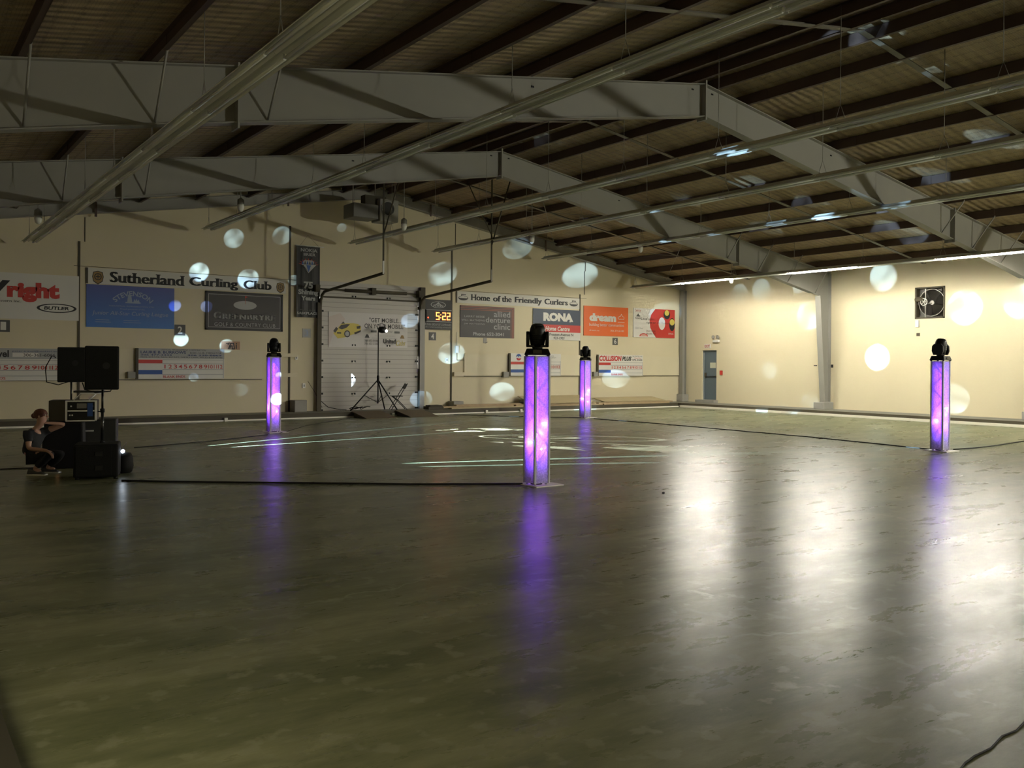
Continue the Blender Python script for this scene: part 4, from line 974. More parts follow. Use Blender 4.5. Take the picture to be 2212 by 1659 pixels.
# folding chair
root = empty('folding_chair', (13.85, 25.85, WK), 0, 'black folding chair beside the tripod light stand at the overhead door', 'chair')
root.rotation_euler = (0, 0, math.radians(-108))
m_fr = m_blackm
for s in (-1, 1):
    b = MB(); b.tube([(s * .21, -.22, .012), (s * .21, .06, .46), (s * .20, .30, .86)], .012, m_fr, 8); b.build('front_leg', root)
    b = MB(); b.tube([(s * .17, .30, .012), (s * .17, .02, .30), (s * .17, -.16, .445)], .012, m_fr, 8); b.build('rear_leg', root)
b = MB(); b.box(-.20, -.20, .435, .20, .16, .46, m_black); b.bevel(.01, 2); b.build('seat', root)
b = MB(); b.hexa([(-.2, .20, .68), (.2, .20, .68), (.2, .23, .68), (-.2, .23, .68), (-.2, .285, .84), (.2, .285, .84), (.2, .31, .84), (-.2, .31, .84)], m_black); b.bevel(.01, 2); b.build('backrest', root)
b = MB(); b.tube([(-.17, .16, .16), (.17, .16, .16)], .009, m_fr, 6); b.tube([(-.21, -.16, .10), (.21, -.16, .10)], .009, m_fr, 6); b.build('stretcher', root)

# ================================================================ LIGHT PILLARS
m_fab = bpy.data.materials.new('white_stretch_fabric'); m_fab.use_nodes = True
nt = m_fab.node_tree; nt.nodes.remove(nt.nodes['Principled BSDF']); out = nt.nodes['Material Output']
d_ = nt.nodes.new('ShaderNodeBsdfDiffuse'); t_ = nt.nodes.new('ShaderNodeBsdfTranslucent'); mx = nt.nodes.new('ShaderNodeMixShader')
tp = nt.nodes.new('ShaderNodeBsdfTransparent'); mx2 = nt.nodes.new('ShaderNodeMixShader')
tcn = nt.nodes.new('ShaderNodeTexCoord'); ns = nt.nodes.new('ShaderNodeTexNoise'); ns.inputs['Scale'].default_value = 60; nt.links.new(tcn.outputs['Object'], ns.inputs['Vector'])
rmp = nt.nodes.new('ShaderNodeValToRGB'); rmp.color_ramp.elements[0].position = .35; rmp.color_ramp.elements[1].position = .65
rmp.color_ramp.elements[0].color = (.55, .53, .58, 1); rmp.color_ramp.elements[1].color = (.85, .82, .88, 1); nt.links.new(ns.outputs['Fac'], rmp.inputs[0])
nt.links.new(rmp.outputs[0], d_.inputs[0]); nt.links.new(rmp.outputs[0], t_.inputs[0])
mx.inputs[0].default_value = .48; nt.links.new(d_.outputs[0], mx.inputs[1]); nt.links.new(t_.outputs[0], mx.inputs[2])
mx2.inputs[0].default_value = .06; nt.links.new(mx.outputs[0], mx2.inputs[1]); nt.links.new(tp.outputs[0], mx2.inputs[2]); nt.links.new(mx2.outputs[0], out.inputs[0])
m_glow_v = mat('violet_added_glow', (1, 1, 1), .4, emit=(0.24, 0.03, 1.0), es=30)  # emitters added inside the pillars to light the fabric along its height
m_glow_b = mat('blue_added_glow', (1, 1, 1), .4, emit=(0.10, 0.03, 1.0), es=30 * .8)
m_glow_p = mat('pink_added_glow', (1, 1, 1), .4, emit=(0.85, 0.30, 1.0), es=30 * 6)  # added emitters for the brighter patches low in the fabric
PS, PH = .245, 1.80
m_seam = mat('white_seam_fabric', (.66, .65, .66), .8)
m_alu = mat('aluminium_truss', (.75, .75, .78), .25, .85)

def head_unit(loc, rz, tilt, label):
    root = empty('moving_head_light', loc, rz, label, 'stage light', None)
    b = MB()
    b.hexa([(-.185, -.15, .015), (.185, -.15, .015), (.185, .15, .015), (-.185, .15, .015), (-.15, -.125, .105), (.15, -.125, .105), (.15, .125, .105), (-.15, .125, .105)], m_black); b.bevel(.012, 2)
    base = b.build('base', root)
    for sx in (-1, 1):
        for sy in (-1, 1):
            b = MB(); b.lathe([(.018, 0), (.022, .018)], (sx * .15, sy * .12, 0), m_black, 10); b.build('rubber_foot', root)
    b = MB(); b.box(-.06, -.153, .035, .06, -.148, .085, m_lip); b.build('display', base)
    b = MB(); b.lathe([(.07, .103), (.075, .13)], (0, 0, 0), m_black, 18); b.box(-.135, -.055, .125, .135, .055, .155, m_black); b.build('yoke_base', root)
    for sx in (-1, 1):
        b = MB(); b.prism([(-.085, .125), (.085, .125), (.115, .20), (.11, .30), (.07, .345), (-.07, .345), (-.11, .30), (-.115, .20)], 'x', sx * .112, sx * .158, m_black); b.bevel(.012, 2); b.build('yoke_arm', root)
    b = MB()
    pr = [(.07, -.15), (.095, -.145), (.108, -.08), (.112, -.02), (.112, .05), (.104, .10), (.085, .145), (.03, .15)]
    b.lathe(pr, (0, 0, 0), m_black, 16)
    for k in range(4): b.lathe([(.1125, -.06 + k * .025), (.115, -.055 + k * .025), (.115, -.048 + k * .025), (.1125, -.043 + k * .025)], (0, 0, 0), m_black, 16)
    hd = b.build('head', root); hd.location = (0, 0, .29); hd.rotation_euler = (math.radians(tilt), 0, 0)
    b = MB(); b.lathe([(.075, .148), (.072, .158), (.04, .165), (.01, .167)], (0, 0, 0), mat('dark_lens', (.03, .03, .04), .05), 18); b.build('lens', hd)
    return root

def pillar(cx, cy, label, hlabel, hr, tilt, base_dx=.06):
    root = empty('light_pillar', (cx, cy, 0), 0, label, 'light pillar', 'lit fabric pillars')
    s = PS / 2
    b = MB(); b.box(-.24 + base_dx, -.24, 0, .24 + base_dx, .24, .012, m_strip); b.build('base_plate', root)
    z0, z1 = .012, PH
    # truss: four chords and diagonal lacing
    b = MB(); t = s - .03
    for sx in (-1, 1):
        for sy in (-1, 1): b.tube([(sx * t, sy * t, z0), (sx * t, sy * t, z1 - .01)], .016, m_alu, 8)
    n = 7; dz = (z1 - .06) / n
    for k in range(n):
        za, zb = .03 + k * dz, .03 + (k + 1) * dz; q = 1 if k % 2 else -1
        for (ax, ay, bx_, by_) in ((-t, -t, t, -t), (t, -t, t, t), (t, t, -t, t), (-t, t, -t, -t)):
            if q > 0: b.tube([(ax, ay, za), (bx_, by_, zb)], .009, m_alu, 6)
            else: b.tube([(bx_, by_, za), (ax, ay, zb)], .009, m_alu, 6)
    b.box(-s + .005, -s + .005, z1 - .012, s - .005, s - .005, z1, m_alu)
    b.build('truss', root)
    # stretch cover: four thin sides
    b = MB()
    pts = [(-s, -s), (s, -s), (s, s), (-s, s)]
    vs0 = [b.bm.verts.new((x, y, .035)) for x, y in pts]; vs1 = [b.bm.verts.new((x, y, z1)) for x, y in pts]
    for k in range(4):
        f = b.bm.faces.new([vs0[k], vs0[(k + 1) % 4], vs1[(k + 1) % 4], vs1[k]]); f.material_index = b.mi(m_fab)
    b.build('fabric_cover', root)
    for k, (x, y) in enumerate(pts):
        b = MB(); b.box(x - .012, y - .012, .03, x + .012, y + .012, z1, m_seam); b.build('corner_seam', root)
    # added glowing bars and cells, in place of light from the base uplight
    b = MB(); b.tube([(0.0, .0, .34), (0.0, .0, 1.66)], .020, m_glow_v, 8, cap=True); b.build('added_glow_bar', root)
    b = MB(); b.tube([(-.05, .03, .22), (-.05, .03, 1.72)], .010, m_glow_b, 6); b.build('added_glow_bar', root)
    for z, dx, dy in ((.50, .06, -.03), (.72, -.04, -.07), (.86, .05, -.07), (.60, -.07, .02)):
        b = MB(); b.sphere((dx, dy, z), .014, m_glow_p, 8); b.build('added_glow_cell', root)
    b = MB(); b.lathe([(.08, .014), (.085, .03), (.07, .13), (.06, .15)], (0, 0, 0), m_black, 14); b.build('uplight_can', root)
    head_unit((cx, cy, PH + .001), hr, tilt, hlabel)
    return root
CN = [((7.431, 9.866), 'violet-lit white fabric pillar nearest the camera, in the centre', 'black moving-head stage light on top of the central pillar', -.64, 12),
      ((7.694, 20.692), 'violet-lit pillar at rear left with a bright white spot on it', 'black moving-head stage light on the rear left pillar', -.35, -20),
      ((18.114, 21.477), 'farthest violet-lit pillar, just right of and behind the central one', 'black moving-head stage light on the farthest pillar', -.8, 8),
      ((17.290, 9.504), 'violet and pale lilac lit pillar at the right before the cream wall', 'black moving-head stage light on the right pillar', .1, 5)]
for (x, y), l1, l2, r, t in CN: pillar(x + PS / 2, y + PS / 2, l1, l2, r, t)

# ================================================================ DJ CORNER (left): gear, person
VR = -math.radians(35.48); GR = -.27   # the gear faces roughly the photographer
def place(name, px, label, cat, rz=GR, group=None, z=0.0): return empty(name, (px[0], px[1], z), rz, label, cat, group)
m_spk = mat('speaker_black', (0.006, 0.006, 0.005), .7, spec=.25); m_gr = mat('speaker_grille', (0.010, 0.010, 0.008), .8, spec=.2, bump=.4, bscale=120)
def box_part(root, name, x0, y0, z0, x1, y1, z1, m, bv=.012, par=None):
    b = MB(); b.box(x0, y0, z0, x1, y1, z1, m)
    if bv: b.bevel(bv, 2)
    return b.build(name, par or root)
# subwoofer
c = (2.585, 13.808)
sub = place('subwoofer', c, 'large black subwoofer on the floor, front of the sound gear, carrying a speaker pole', 'speaker', GR)
box_part(sub, 'cabinet', -.30, 0, .03, .285, .56, .50, m_spk, .02)
box_part(sub, 'grille', -.27, -.012, .05, .20, .004, .48, m_gr, .006)
for z in (.13, .33): box_part(sub, 'handle_recess', -.02, -.02, z, .08, -.010, z + .07, m_black, .008)
b = MB(); b.lathe([(.04, .50), (.035, .52), (.022, .53)], (.05, .30, 0), m_black, 12); b.build('pole_socket', sub)
for sx in (-1, 1):
    for y in (.05, .55):
        b = MB(); b.lathe([(.03, 0), (.03, .032)], (sx * .25, y, 0), m_black, 10); b.build('rubber_foot', sub)
M2 = Matrix.Translation(sub.location) @ Matrix.Rotation(GR, 4, 'Z')
def tripod_pole(p, z0, z1, label):
    root = empty('speaker_pole', (p.x, p.y, z0), GR, label, 'stand')
    b = MB(); b.tube([(0, 0, 0), (0, 0, (z1 - z0) * .6)], .021, m_blackm, 10); b.tube([(0, 0, (z1 - z0) * .55), (0, 0, z1 - z0)], .016, m_blackm, 10); b.build('pole', root)
    b = MB(); b.lathe([(.03, .0), (.032, .05), (.024, .06)], (0, 0, (z1 - z0) * .55), m_black, 12); b.tube([(0, 0, (z1 - z0) * .57), (-.06, 0, (z1 - z0) * .57)], .01, m_black, 6); b.build('collar', root)
def speaker(p, z, wd, hg, rz, label, cable):
    root = empty('loudspeaker', (p.x, p.y, z), rz, label, 'speaker', 'loudspeakers on poles')
    b = MB(); w = wd / 2
    b.prism([(-w, -.17), (w, -.17), (w * .70, .20), (-w * .70, .20)], 'z', 0, hg, m_spk); b.bevel(.018, 2); b.build('cabinet', root)
    box_part(root, 'grille', -w * .92, -.182, .03, w * .92, -.165, hg - .03, m_gr, .004)
    b = MB(); b.lathe([(.05, 0), (.045, .012), (.02, .016)], (w * .25, -.185, hg * .55), m_black, 14, 'y'); b.build('horn_badge', root)
    b = MB(); b.lathe([(.04, .001), (.04, .01)], (0, 0, 0), m_black, 12); b.build('pole_cup', root)
    b = MB(); b.tube([(w * .6, .10, .06)] + [Vector(q) for q in cable], .009, m_cord, 6); b.build('cable', root)
p1 = M2 @ Vector((.05, .30, 0))
tripod_pole(p1, .532, 1.273, 'black pole rising from the subwoofer to the nearer loudspeaker')
speaker(Vector((p1.x, p1.y, 0)), 1.275, .46, .63, GR + .02, 'nearer black loudspeaker on the pole above the subwoofer', [(.1, .12, -.03), (-.1, .1, -.05), (-.24, .05, -.0), (-.27, .05, .1)])
c2 = (2.780, 17.033)
p2 = Vector((c2[0], c2[1], 0))
root = empty('subwoofer', (p2.x, p2.y, 0), GR, 'black subwoofer behind the draped case, under the farther loudspeaker', 'speaker')
box_part(root, 'cabinet', -.42, -.2, .03, .08, .36, .50, m_spk, .02)
box_part(root, 'foot_rail', -.39, -.18, 0, .05, .34, .035, m_black, .005)
tripod_pole(p2, .502, 1.318, 'black pole of the farther loudspeaker behind the mixing rack')
speaker(p2, 1.32, .44, .60, GR + .12, 'farther black loudspeaker, partly hidden by the nearer one', [(-.2, .12, -.05), (-.38, .05, .0), (-.40, .0, .25), (-.30, .0, .45), (-.24, .02, .42)])
# draped black case with the mixing rack on top
c3 = (2.501, 15.443)
DC = place('draped_case', c3, 'black cloth-covered case between the crouching person and the subwoofer', 'case', GR)
b = MB()
b.hexa([(-.40, -.02, 0), (.20, -.02, 0), (.20, .45, 0), (-.40, .45, 0), (-.36, .0, .72), (.18, .0, .72), (.18, .45, .72), (-.36, .45, .72)], m_cloth); b.bevel(.03, 3); b.build('cloth', DC)
box_part(DC, 'status_light', -.17, -.035, .17, -.155, -.02, .185, mat('amber_led', (1, .5, .2), .4, emit=(1, .5, .2), es=6), 0)
RK = place('mixing_rack', c3, 'silver-edged rack case of sound electronics on the draped case', 'case', GR, z=.725)
m_sil = mat('silver_trim', (.62, .62, .62), .3, .6)
box_part(RK, 'case_shell', -.30, .02, .02, .38, .44, .34, m_lip, .01)
for z in (.02, .175, .33): box_part(RK, 'aluminium_edge', -.06, .0, z - .012, .36, .02, z + .012, m_sil, .003)
for x in (-.05, .37): box_part(RK, 'corner_post', x - .015, -.005, .02, x + .015, .02, .34, m_sil, .003)
box_part(RK, 'rack_unit', -.03, .005, .20, .35, .03, .31, m_black, .004); box_part(RK, 'rack_unit', -.03, .005, .04, .35, .03, .16, m_black, .004)
box_part(RK, 'screen', .10, -.002, .215, .24, .006, .295, m_steel, .003)
for k in range(6):
    b = MB(); b.lathe([(.014, 0), (.012, -.015)], (.0 + k * .018 if k < 3 else .28 + (k - 3) * .02, .004, .25 if k % 2 else .11), m_sil, 8, 'y'); b.build('knob', RK)
box_part(RK, 'blue_tape_tag', .25, -.012, .09, .33, -.004, .30, pdb, 0)
LS = place('laptop_stand', c3, 'silver folding laptop stand on the mixing rack', 'stand', GR, z=1.07)
b = MB()
for x in (.05, .27): b.tube([(x, .03, 0), (x + .10, .10, .10)], .010, m_white, 6); b.tube([(x, .32, 0), (x + .10, .12, .10)], .008, m_white, 6)
b.box(.14, .08, .095, .46, .10, .115, m_white); b.box(.12, .10, .10, .46, .34, .11, m_steel); b.build('stand_frame', LS)
LP = place('laptop', c3, 'closed dark laptop on the silver stand', 'laptop', GR, z=1.185)
box_part(LP, 'lid', .04, .09, 0, .48, .36, .014, m_black, .004); box_part(LP, 'keyboard_deck', .04, .09, .014, .48, .36, .028, m_blackm, .004)
# amplifier speaker behind
c4 = (3.039, 16.357)
AM = place('equipment_case', c4, 'dark grey equipment case behind the subwoofer with a silver latch', 'case', GR)
box_part(AM, 'case_body', -.30, .0, .08, .33, .45, .70, mat('case_grey', (.018, .018, .016), .6), .02)
box_part(AM, 'base_skid', -.28, .02, 0, .30, .43, .085, m_black, .005)
box_part(AM, 'latch', -.17, -.02, .50, -.02, .002, .525, m_sil, .004); box_part(AM, 'latch', -.24, -.02, .68, -.10, .002, .70, m_sil, .004)
b = MB(); b.hexa([(-.34, -.01, .42), (-.27, -.03, .42), (-.27, .02, .42), (-.34, .02, .42), (-.31, -.02, .69), (-.25, -.03, .69), (-.25, .02, .69), (-.31, .02, .69)], plg); b.bevel(.01, 2); b.build('plastic_cover', AM)
# floor scanner light right of the subwoofer
c5 = (3.086, 14.446)
SC = (c5[0], c5[1], .40)
root = empty('floor_effect_light', (c5[0], c5[1], 0), GR, 'round black effect light on the floor throwing the white spots, right of the subwoofer', 'stage light')
b = MB(); b.lathe([(.10, 0), (.12, .02), (.14, .10), (.13, .24), (.10, .30), (.02, .31)], (0, 0, 0), m_spk, 20); b.build('body', root)
b = MB(); b.lathe([(.045, .315), (.05, .34), (.02, .36)], (-.02, 0, 0), m_black, 14); b.build('head', root)
m_hot = mat('hot_lens', (1, 1, 1), .2, emit=(.75, .86, 1.0), es=30.0)
b = MB(); b.sphere((-.01, -.06, .33), .028, m_hot, 10); b.build('lens', root)
b = MB(); b.hexa([(-.02, -.05, .39), (-.005, -.05, .385), (.045, -.03, .45), (.035, -.03, .46), (-.02, -.04, .39), (-.005, -.04, .385), (.045, -.02, .45), (.035, -.02, .46)], m_chrome); b.build('mirror', root)

# beams of the effect light: narrow spots thrown on walls, roof and floor
src_p = Vector((SC[0] - .0, SC[1] + .12, .46))
def beam(tgt, dia, e=1.0, col=(.70, .84, 1.0), blend=.28):
    tgt = Vector(tgt); d = (tgt - src_p).length
    l = lamp('effect_beam', 'SPOT', src_p, e * 6500 * (d / 10) ** 2, col, spot_size=2 * math.atan(dia / 2 / d), spot_blend=blend, shadow_soft_size=.012)
    aim(l, tgt)
    # mottled glass in front of the lens
    dd = l.data; dd.use_nodes = True; nt = dd.node_tree; em = [n for n in nt.nodes if n.type == 'EMISSION'][0]
    g = nt.nodes.new('ShaderNodeTexCoord'); mp = nt.nodes.new('ShaderNodeMapping'); mp.inputs['Location'].default_value = (tgt.x * 1.7 % 5, tgt.z * 3.1 % 5, 0)
    nt.links.new(g.outputs['Normal'], mp.inputs[0]); n = nt.nodes.new('ShaderNodeTexNoise'); n.inputs['Scale'].default_value = 32; n.inputs['Detail'].default_value = 1; nt.links.new(mp.outputs[0], n.inputs['Vector'])
    r = nt.nodes.new('ShaderNodeMapRange'); r.inputs['From Min'].default_value = .36; r.inputs['From Max'].default_value = .62; r.inputs['To Min'].default_value = .15; r.inputs['To Max'].default_value = 1.5
    nt.links.new(n.outputs['Fac'], r.inputs['Value']); nt.links.new(r.outputs[0], em.inputs['Strength'])
    return l
B = [((8.661, 26.400, 5.338), .58, .5), ((10.140, 26.400, 5.551), .56, .45), ((7.657, 26.400, 4.272), .56, 1.1), ((9.100, 26.400, 4.172), .60, 1.0), ((15.846, 26.400, 4.739), .85, .75), ((19.006, 26.400, 5.898), .85, .5), ((21.961, 26.400, 5.074), 1.0, 1.0), ((16.221, 26.400, 2.029), .78, 1.3),
     ((18.375, 26.400, 0.675), .72, .95), ((23.849, 26.400, 1.117), .78, .9), ((7.160, 26.400, 2.316), .42, 1.2), ((6.987, 26.400, 3.277), .34, .9), ((7.875, 26.400, 3.289), .34, .7), ((8.476, 26.400, 2.153), .42, 1.0), ((7.531, 26.400, 1.227), .28, .35), ((10.520, 26.400, 4.215), .32, .4),
     ((14.614, 26.400, 3.110), .5, .6), ((15.061, 26.400, 0.466), .62, .8), ((26.636, 26.400, 3.819), .95, .45), ((12.112, 26.400, 5.976), .22, .3), ((8.898, 26.400, 0.850), .40, .12),
     ((27.600, 23.388, 4.493), .8, .22), ((27.600, 22.333, 4.572), .9, .28), ((27.600, 20.671, 4.569), .5, .5), ((27.600, 20.182, 3.497), 1.1, .7), ((27.600, 17.267, 4.690), 1.05, .75), ((27.600, 14.499, 3.534), 1.15, 1.8), ((27.600, 12.818, 3.620), 1.1, 1.0), ((27.600, 17.465, 1.983), .95, 3.2),
     ((27.600, 21.935, 1.498), .7, .3), ((27.600, 20.113, 0.311), .8, .5), ((27.600, 14.797, 0.674), 1.0, .7),
     ((19.781, 21.509, 6.441), 1.0, .6), ((19.621, 23.048, 6.467), .6, .6), ((22.403, 20.363, 6.022), .7, .7), ((22.549, 18.140, 5.998), .8, .5), ((22.182, 13.732, 6.057), .9, 1.2), ((18.881, 15.686, 6.585), .7, .7), ((15.386, 8.911, 7.144), .6, .5), ((13.743, 8.831, 7.407), .7, .9), ((19.298, 9.515, 6.518), .8, .7), ((20.980, 11.657, 6.249), 1.0, .5), ((24.655, 14.813, 5.661), 1.1, .8), ((21.298, 15.421, 6.198), .8, .4), ((13.846, 18.002, 7.391), .7, .15),
     ((19.254, 18.367, 6.525), .7, .35)]
for t, dia, e in B: beam(t, dia, e, col=(.22, .36, 1.0) if dia == .34 else (.44, .70, 1.0))
# the one that lands on the rear left pillar
beam((CN[1][0][0] + .17, CN[1][0][1], .80), .27, 14.0, blend=.05); beam((CN[1][0][0] + .20, CN[1][0][1], 1.38), .12, 1.5)
beam((CN[0][0][0] + .01, CN[0][0][1] + .02, .60), .10, .8, col=(.4, .9, 1.0))
# gobo pattern on the floor from the head on the rear left pillar
def gobo(loc, tgt, size, energy, mode, col=(.80, .86, 1)):
    l = lamp('gobo_beam', 'SPOT', loc, energy, col, spot_size=size, spot_blend=.35, shadow_soft_size=.006); aim(l, tgt)
    d = l.data; d.use_nodes = True; nt = d.node_tree; em = [n for n in nt.nodes if n.type == 'EMISSION'][0]
    g = nt.nodes.new('ShaderNodeTexCoord'); dv = nt.nodes.new('ShaderNodeSeparateXYZ'); nt.links.new(g.outputs['Normal'], dv.inputs[0])
    u = nt.nodes.new('ShaderNodeMath'); u.operation = 'DIVIDE'; nt.links.new(dv.outputs[0], u.inputs[0]); nt.links.new(dv.outputs[2], u.inputs[1])
    v = nt.nodes.new('ShaderNodeMath'); v.operation = 'DIVIDE'; nt.links.new(dv.outputs[1], v.inputs[0]); nt.links.new(dv.outputs[2], v.inputs[1])
    cb = nt.nodes.new('ShaderNodeCombineXYZ'); nt.links.new(u.outputs[0], cb.inputs[0]); nt.links.new(v.outputs[0], cb.inputs[1])
    if mode == 'slit':
        ab = nt.nodes.new('ShaderNodeMath'); ab.operation = 'ABSOLUTE'; nt.links.new(u.outputs[0], ab.inputs[0])
        r = nt.nodes.new('ShaderNodeMath'); r.operation = 'LESS_THAN'; nt.links.new(ab.outputs[0], r.inputs[0]); r.inputs[1].default_value = .011
    elif mode == 'ring':
        ln = nt.nodes.new('ShaderNodeVectorMath'); ln.operation = 'LENGTH'; nt.links.new(cb.outputs[0], ln.inputs[0])
        w_ = nt.nodes.new('ShaderNodeMath'); w_.operation = 'PINGPONG'; nt.links.new(ln.outputs['Value'], w_.inputs[0]); w_.inputs[1].default_value = math.tan(size / 2) * .30
        r = nt.nodes.new('ShaderNodeMath'); r.operation = 'GREATER_THAN'; nt.links.new(w_.outputs[0], r.inputs[0]); r.inputs[1].default_value = math.tan(size / 2) * .27
    else:
        n = nt.nodes.new('ShaderNodeTexNoise'); n.inputs['Scale'].default_value = (60.0 if size < .228 else 34.0) / math.degrees(size) * 3; n.inputs['Detail'].default_value = 3; nt.links.new(cb.outputs[0], n.inputs['Vector'])
        r = nt.nodes.new('ShaderNodeMath'); r.operation = 'GREATER_THAN'; nt.links.new(n.outputs['Fac'], r.inputs[0]); r.inputs[1].default_value = .56
    nt.links.new(r.outputs[0], em.inputs['Strength'])
hp = Vector((CN[1][0][0] + .25, CN[1][0][1] + .1, PH + .48))
t1 = (12.539, 18.906); gobo(hp, (t1[0], t1[1], 0), math.radians(13), 60000, 'noise')
t2 = (12.575, 16.268); gobo(hp, (t2[0], t2[1], 0), math.radians(12), 60000 * .8, 'ring')
t3 = (12.010, 13.839); gobo(hp, (t3[0], t3[1], 0), math.radians(13), 60000 * .55, 'noise')
# slits of light skimming the floor: one fan from the effect light, one from an added unseen source behind the gear
sp2 = (3.403, 17.214); sp2 = Vector((sp2[0], sp2[1], .40))
for sp, st, e in ((sp2, (5.466, 18.141), .4), (sp2, (5.761, 17.617), .5), (src_p, (7.255, 13.327), 1.0), (src_p, (7.253, 12.773), .5)):
    d = math.hypot(st[0] - sp.x, st[1] - sp.y); e0 = math.atan(sp.z / d) - math.radians(.5); el = math.radians(.5) + e0 / 2
    tg = (sp.x + (st[0] - sp.x) / d, sp.y + (st[1] - sp.y) / d, sp.z - math.tan(el)); gobo(sp, tg, e0 * 1.04, e * 110000, 'slit', (.50, .78, 1.0))
rt = empty('floor_effect_light', (sp2.x, sp2.y, 0), GR, 'added unseen round black effect light on the floor behind the equipment case', 'stage light')  # housing added around the unseen source of the left floor streaks
b = MB(); b.lathe([(.10, 0), (.12, .02), (.13, .10), (.12, .22), (.09, .28), (.02, .30)], (0, 0, 0), m_spk, 20); b.build('body', rt)
b = MB(); b.lathe([(.04, .30), (.045, .33), (.02, .345)], (0, 0, 0), m_black, 14); b.build('head', rt)

# ---- crouching person
m_skin = mat('skin', (0.42, 0.24, 0.17), .55); m_hair = mat('auburn_hair', (0.10, 0.028, 0.012), .6, bump=.5, bscale=60)
m_shirt = mat('black_shirt', (0.010, 0.010, 0.012), .85); m_trou = mat('black_trousers', (0.008, 0.008, 0.010), .85); m_shoe = mat('dark_sneaker', (0.05, 0.05, 0.055), .6); m_sole = mat('white_sole', (.7, .68, .62), .5)
def skin(name, parent, chains, m, sub=2, root=0):
    """chains share joints by name: {'j': (x,y,z,r)}, list of name pairs"""
    J, E_ = chains; names = list(J); me = bpy.data.meshes.new(name)
    me.from_pydata([J[n][:3] for n in names], [(names.index(a), names.index(b_)) for a, b_ in E_], [])
    o = bpy.data.objects.new(name, me); COL.objects.link(o)
    sm = o.modifiers.new('s', 'SKIN'); sm.use_smooth_shade = True; sm.branch_smoothing = .4
    for i, n in enumerate(names):
        r = J[n][3]; r = r if isinstance(r, tuple) else (r, r)
        me.skin_vertices[0].data[i].radius = r; me.skin_vertices[0].data[i].use_root = (i == root)
    ss = o.modifiers.new('u', 'SUBSURF'); ss.levels = sub; ss.render_levels = sub
    bpy.context.view_layer.update()
    dg = bpy.context.evaluated_depsgraph_get(); m2 = bpy.data.meshes.new_from_object(o.evaluated_get(dg))
    bpy.data.objects.remove(o); bpy.data.meshes.remove(me)
    m2.materials.clear(); m2.materials.append(m)
    for p in m2.polygons: p.material_index = 0; p.use_smooth = True
    q = bpy.data.objects.new(name, m2); COL.objects.link(q); q.parent = parent; return q
cp = (1.871, 14.881)
per = empty('person', (cp[0], cp[1], 0), VR, 'person in black crouching beside the sound gear, auburn hair in a bun', 'person')
# local frame: x towards the gear, y away from the photographer, z up
J = {'pelvis': (-.02, .10, .27, (.14, .12)), 'waist': (-.035, .10, .40, (.115, .10)), 'chest': (.0, .10, .55, (.135, .12)), 'neckb': (.055, .10, .68, .055), 'neck': (.10, .10, .735, .048), 'skull0': (.125, .10, .79, .072), 'skull': (.13, .10, .86, .085), 'crown': (.125, .10, .92, .06),
     'shR': (.02, -.06, .62, .055), 'elR': (.06, -.13, .40, .038), 'wrR': (.29, -.10, .375, .026), 'haR': (.345, -.09, .35, .030),
     'shL': (.07, .26, .62, .055), 'elL': (.40, .24, .735, .036), 'wrL': (.26, .16, .755, .026), 'haL': (.20, .13, .76, .028),
     'hiR': (.0, .02, .26, .085), 'knR': (.36, -.06, .34, .062), 'anR': (.10, -.04, .09, .040), 'ftR': (.20, -.05, .045, .036),
     'hiL': (.0, .20, .26, .085), 'knL': (.38, .24, .30, .062), 'anL': (.14, .24, .08, .040), 'ftL': (.26, .25, .045, .036)}
E0 = [('pelvis', 'waist'), ('waist', 'chest'), ('chest', 'neckb'), ('neckb', 'neck'), ('neck', 'skull0'), ('skull0', 'skull'), ('skull', 'crown'), ('chest', 'shR'), ('shR', 'elR'), ('elR', 'wrR'), ('wrR', 'haR'), ('chest', 'shL'), ('shL', 'elL'), ('elL', 'wrL'), ('wrL', 'haL'),
      ('pelvis', 'hiR'), ('hiR', 'knR'), ('knR', 'anR'), ('anR', 'ftR'), ('pelvis', 'hiL'), ('hiL', 'knL'), ('knL', 'anL'), ('anL', 'ftL')]
def fingers(tag_, hx, hy, hz, d, side):
    for k in range(4):
        off = (k - 1.5) * .017
        a, b_, c_ = 'f%s%da' % (tag_, k), 'f%s%db' % (tag_, k), 'f%s%dc' % (tag_, k)
        ln_ = (.040, .045, .042, .034)[k]
        J[a] = (hx + d[0] * .03, hy + off, hz + d[2] * .03, .0095); J[b_] = (hx + d[0] * (.03 + ln_), hy + off, hz + d[2] * (.03 + ln_) - .004, .0085); J[c_] = (hx + d[0] * (.03 + ln_ * 1.5) - .004, hy + off, hz + d[2] * (.03 + ln_ * 1.7) - .018, .0070)
        E0.extend([('ha' + tag_, a), (a, b_), (b_, c_)])
    J['t%sa' % tag_] = (hx + d[0] * .01, hy + side * .035, hz + d[2] * .01 - .008, .010); J['t%sb' % tag_] = (hx + d[0] * .045, hy + side * .045, hz + d[2] * .04 - .012, .008)
    E0.extend([('ha' + tag_, 't%sa' % tag_), ('t%sa' % tag_, 't%sb' % tag_)])
fingers('R', .345, -.09, .35, (.65, 0, -.75), 1); fingers('L', .20, .13, .76, (-.75, 0, .35), -1)
body = skin('body', per, (J, E0), m_skin, 2)
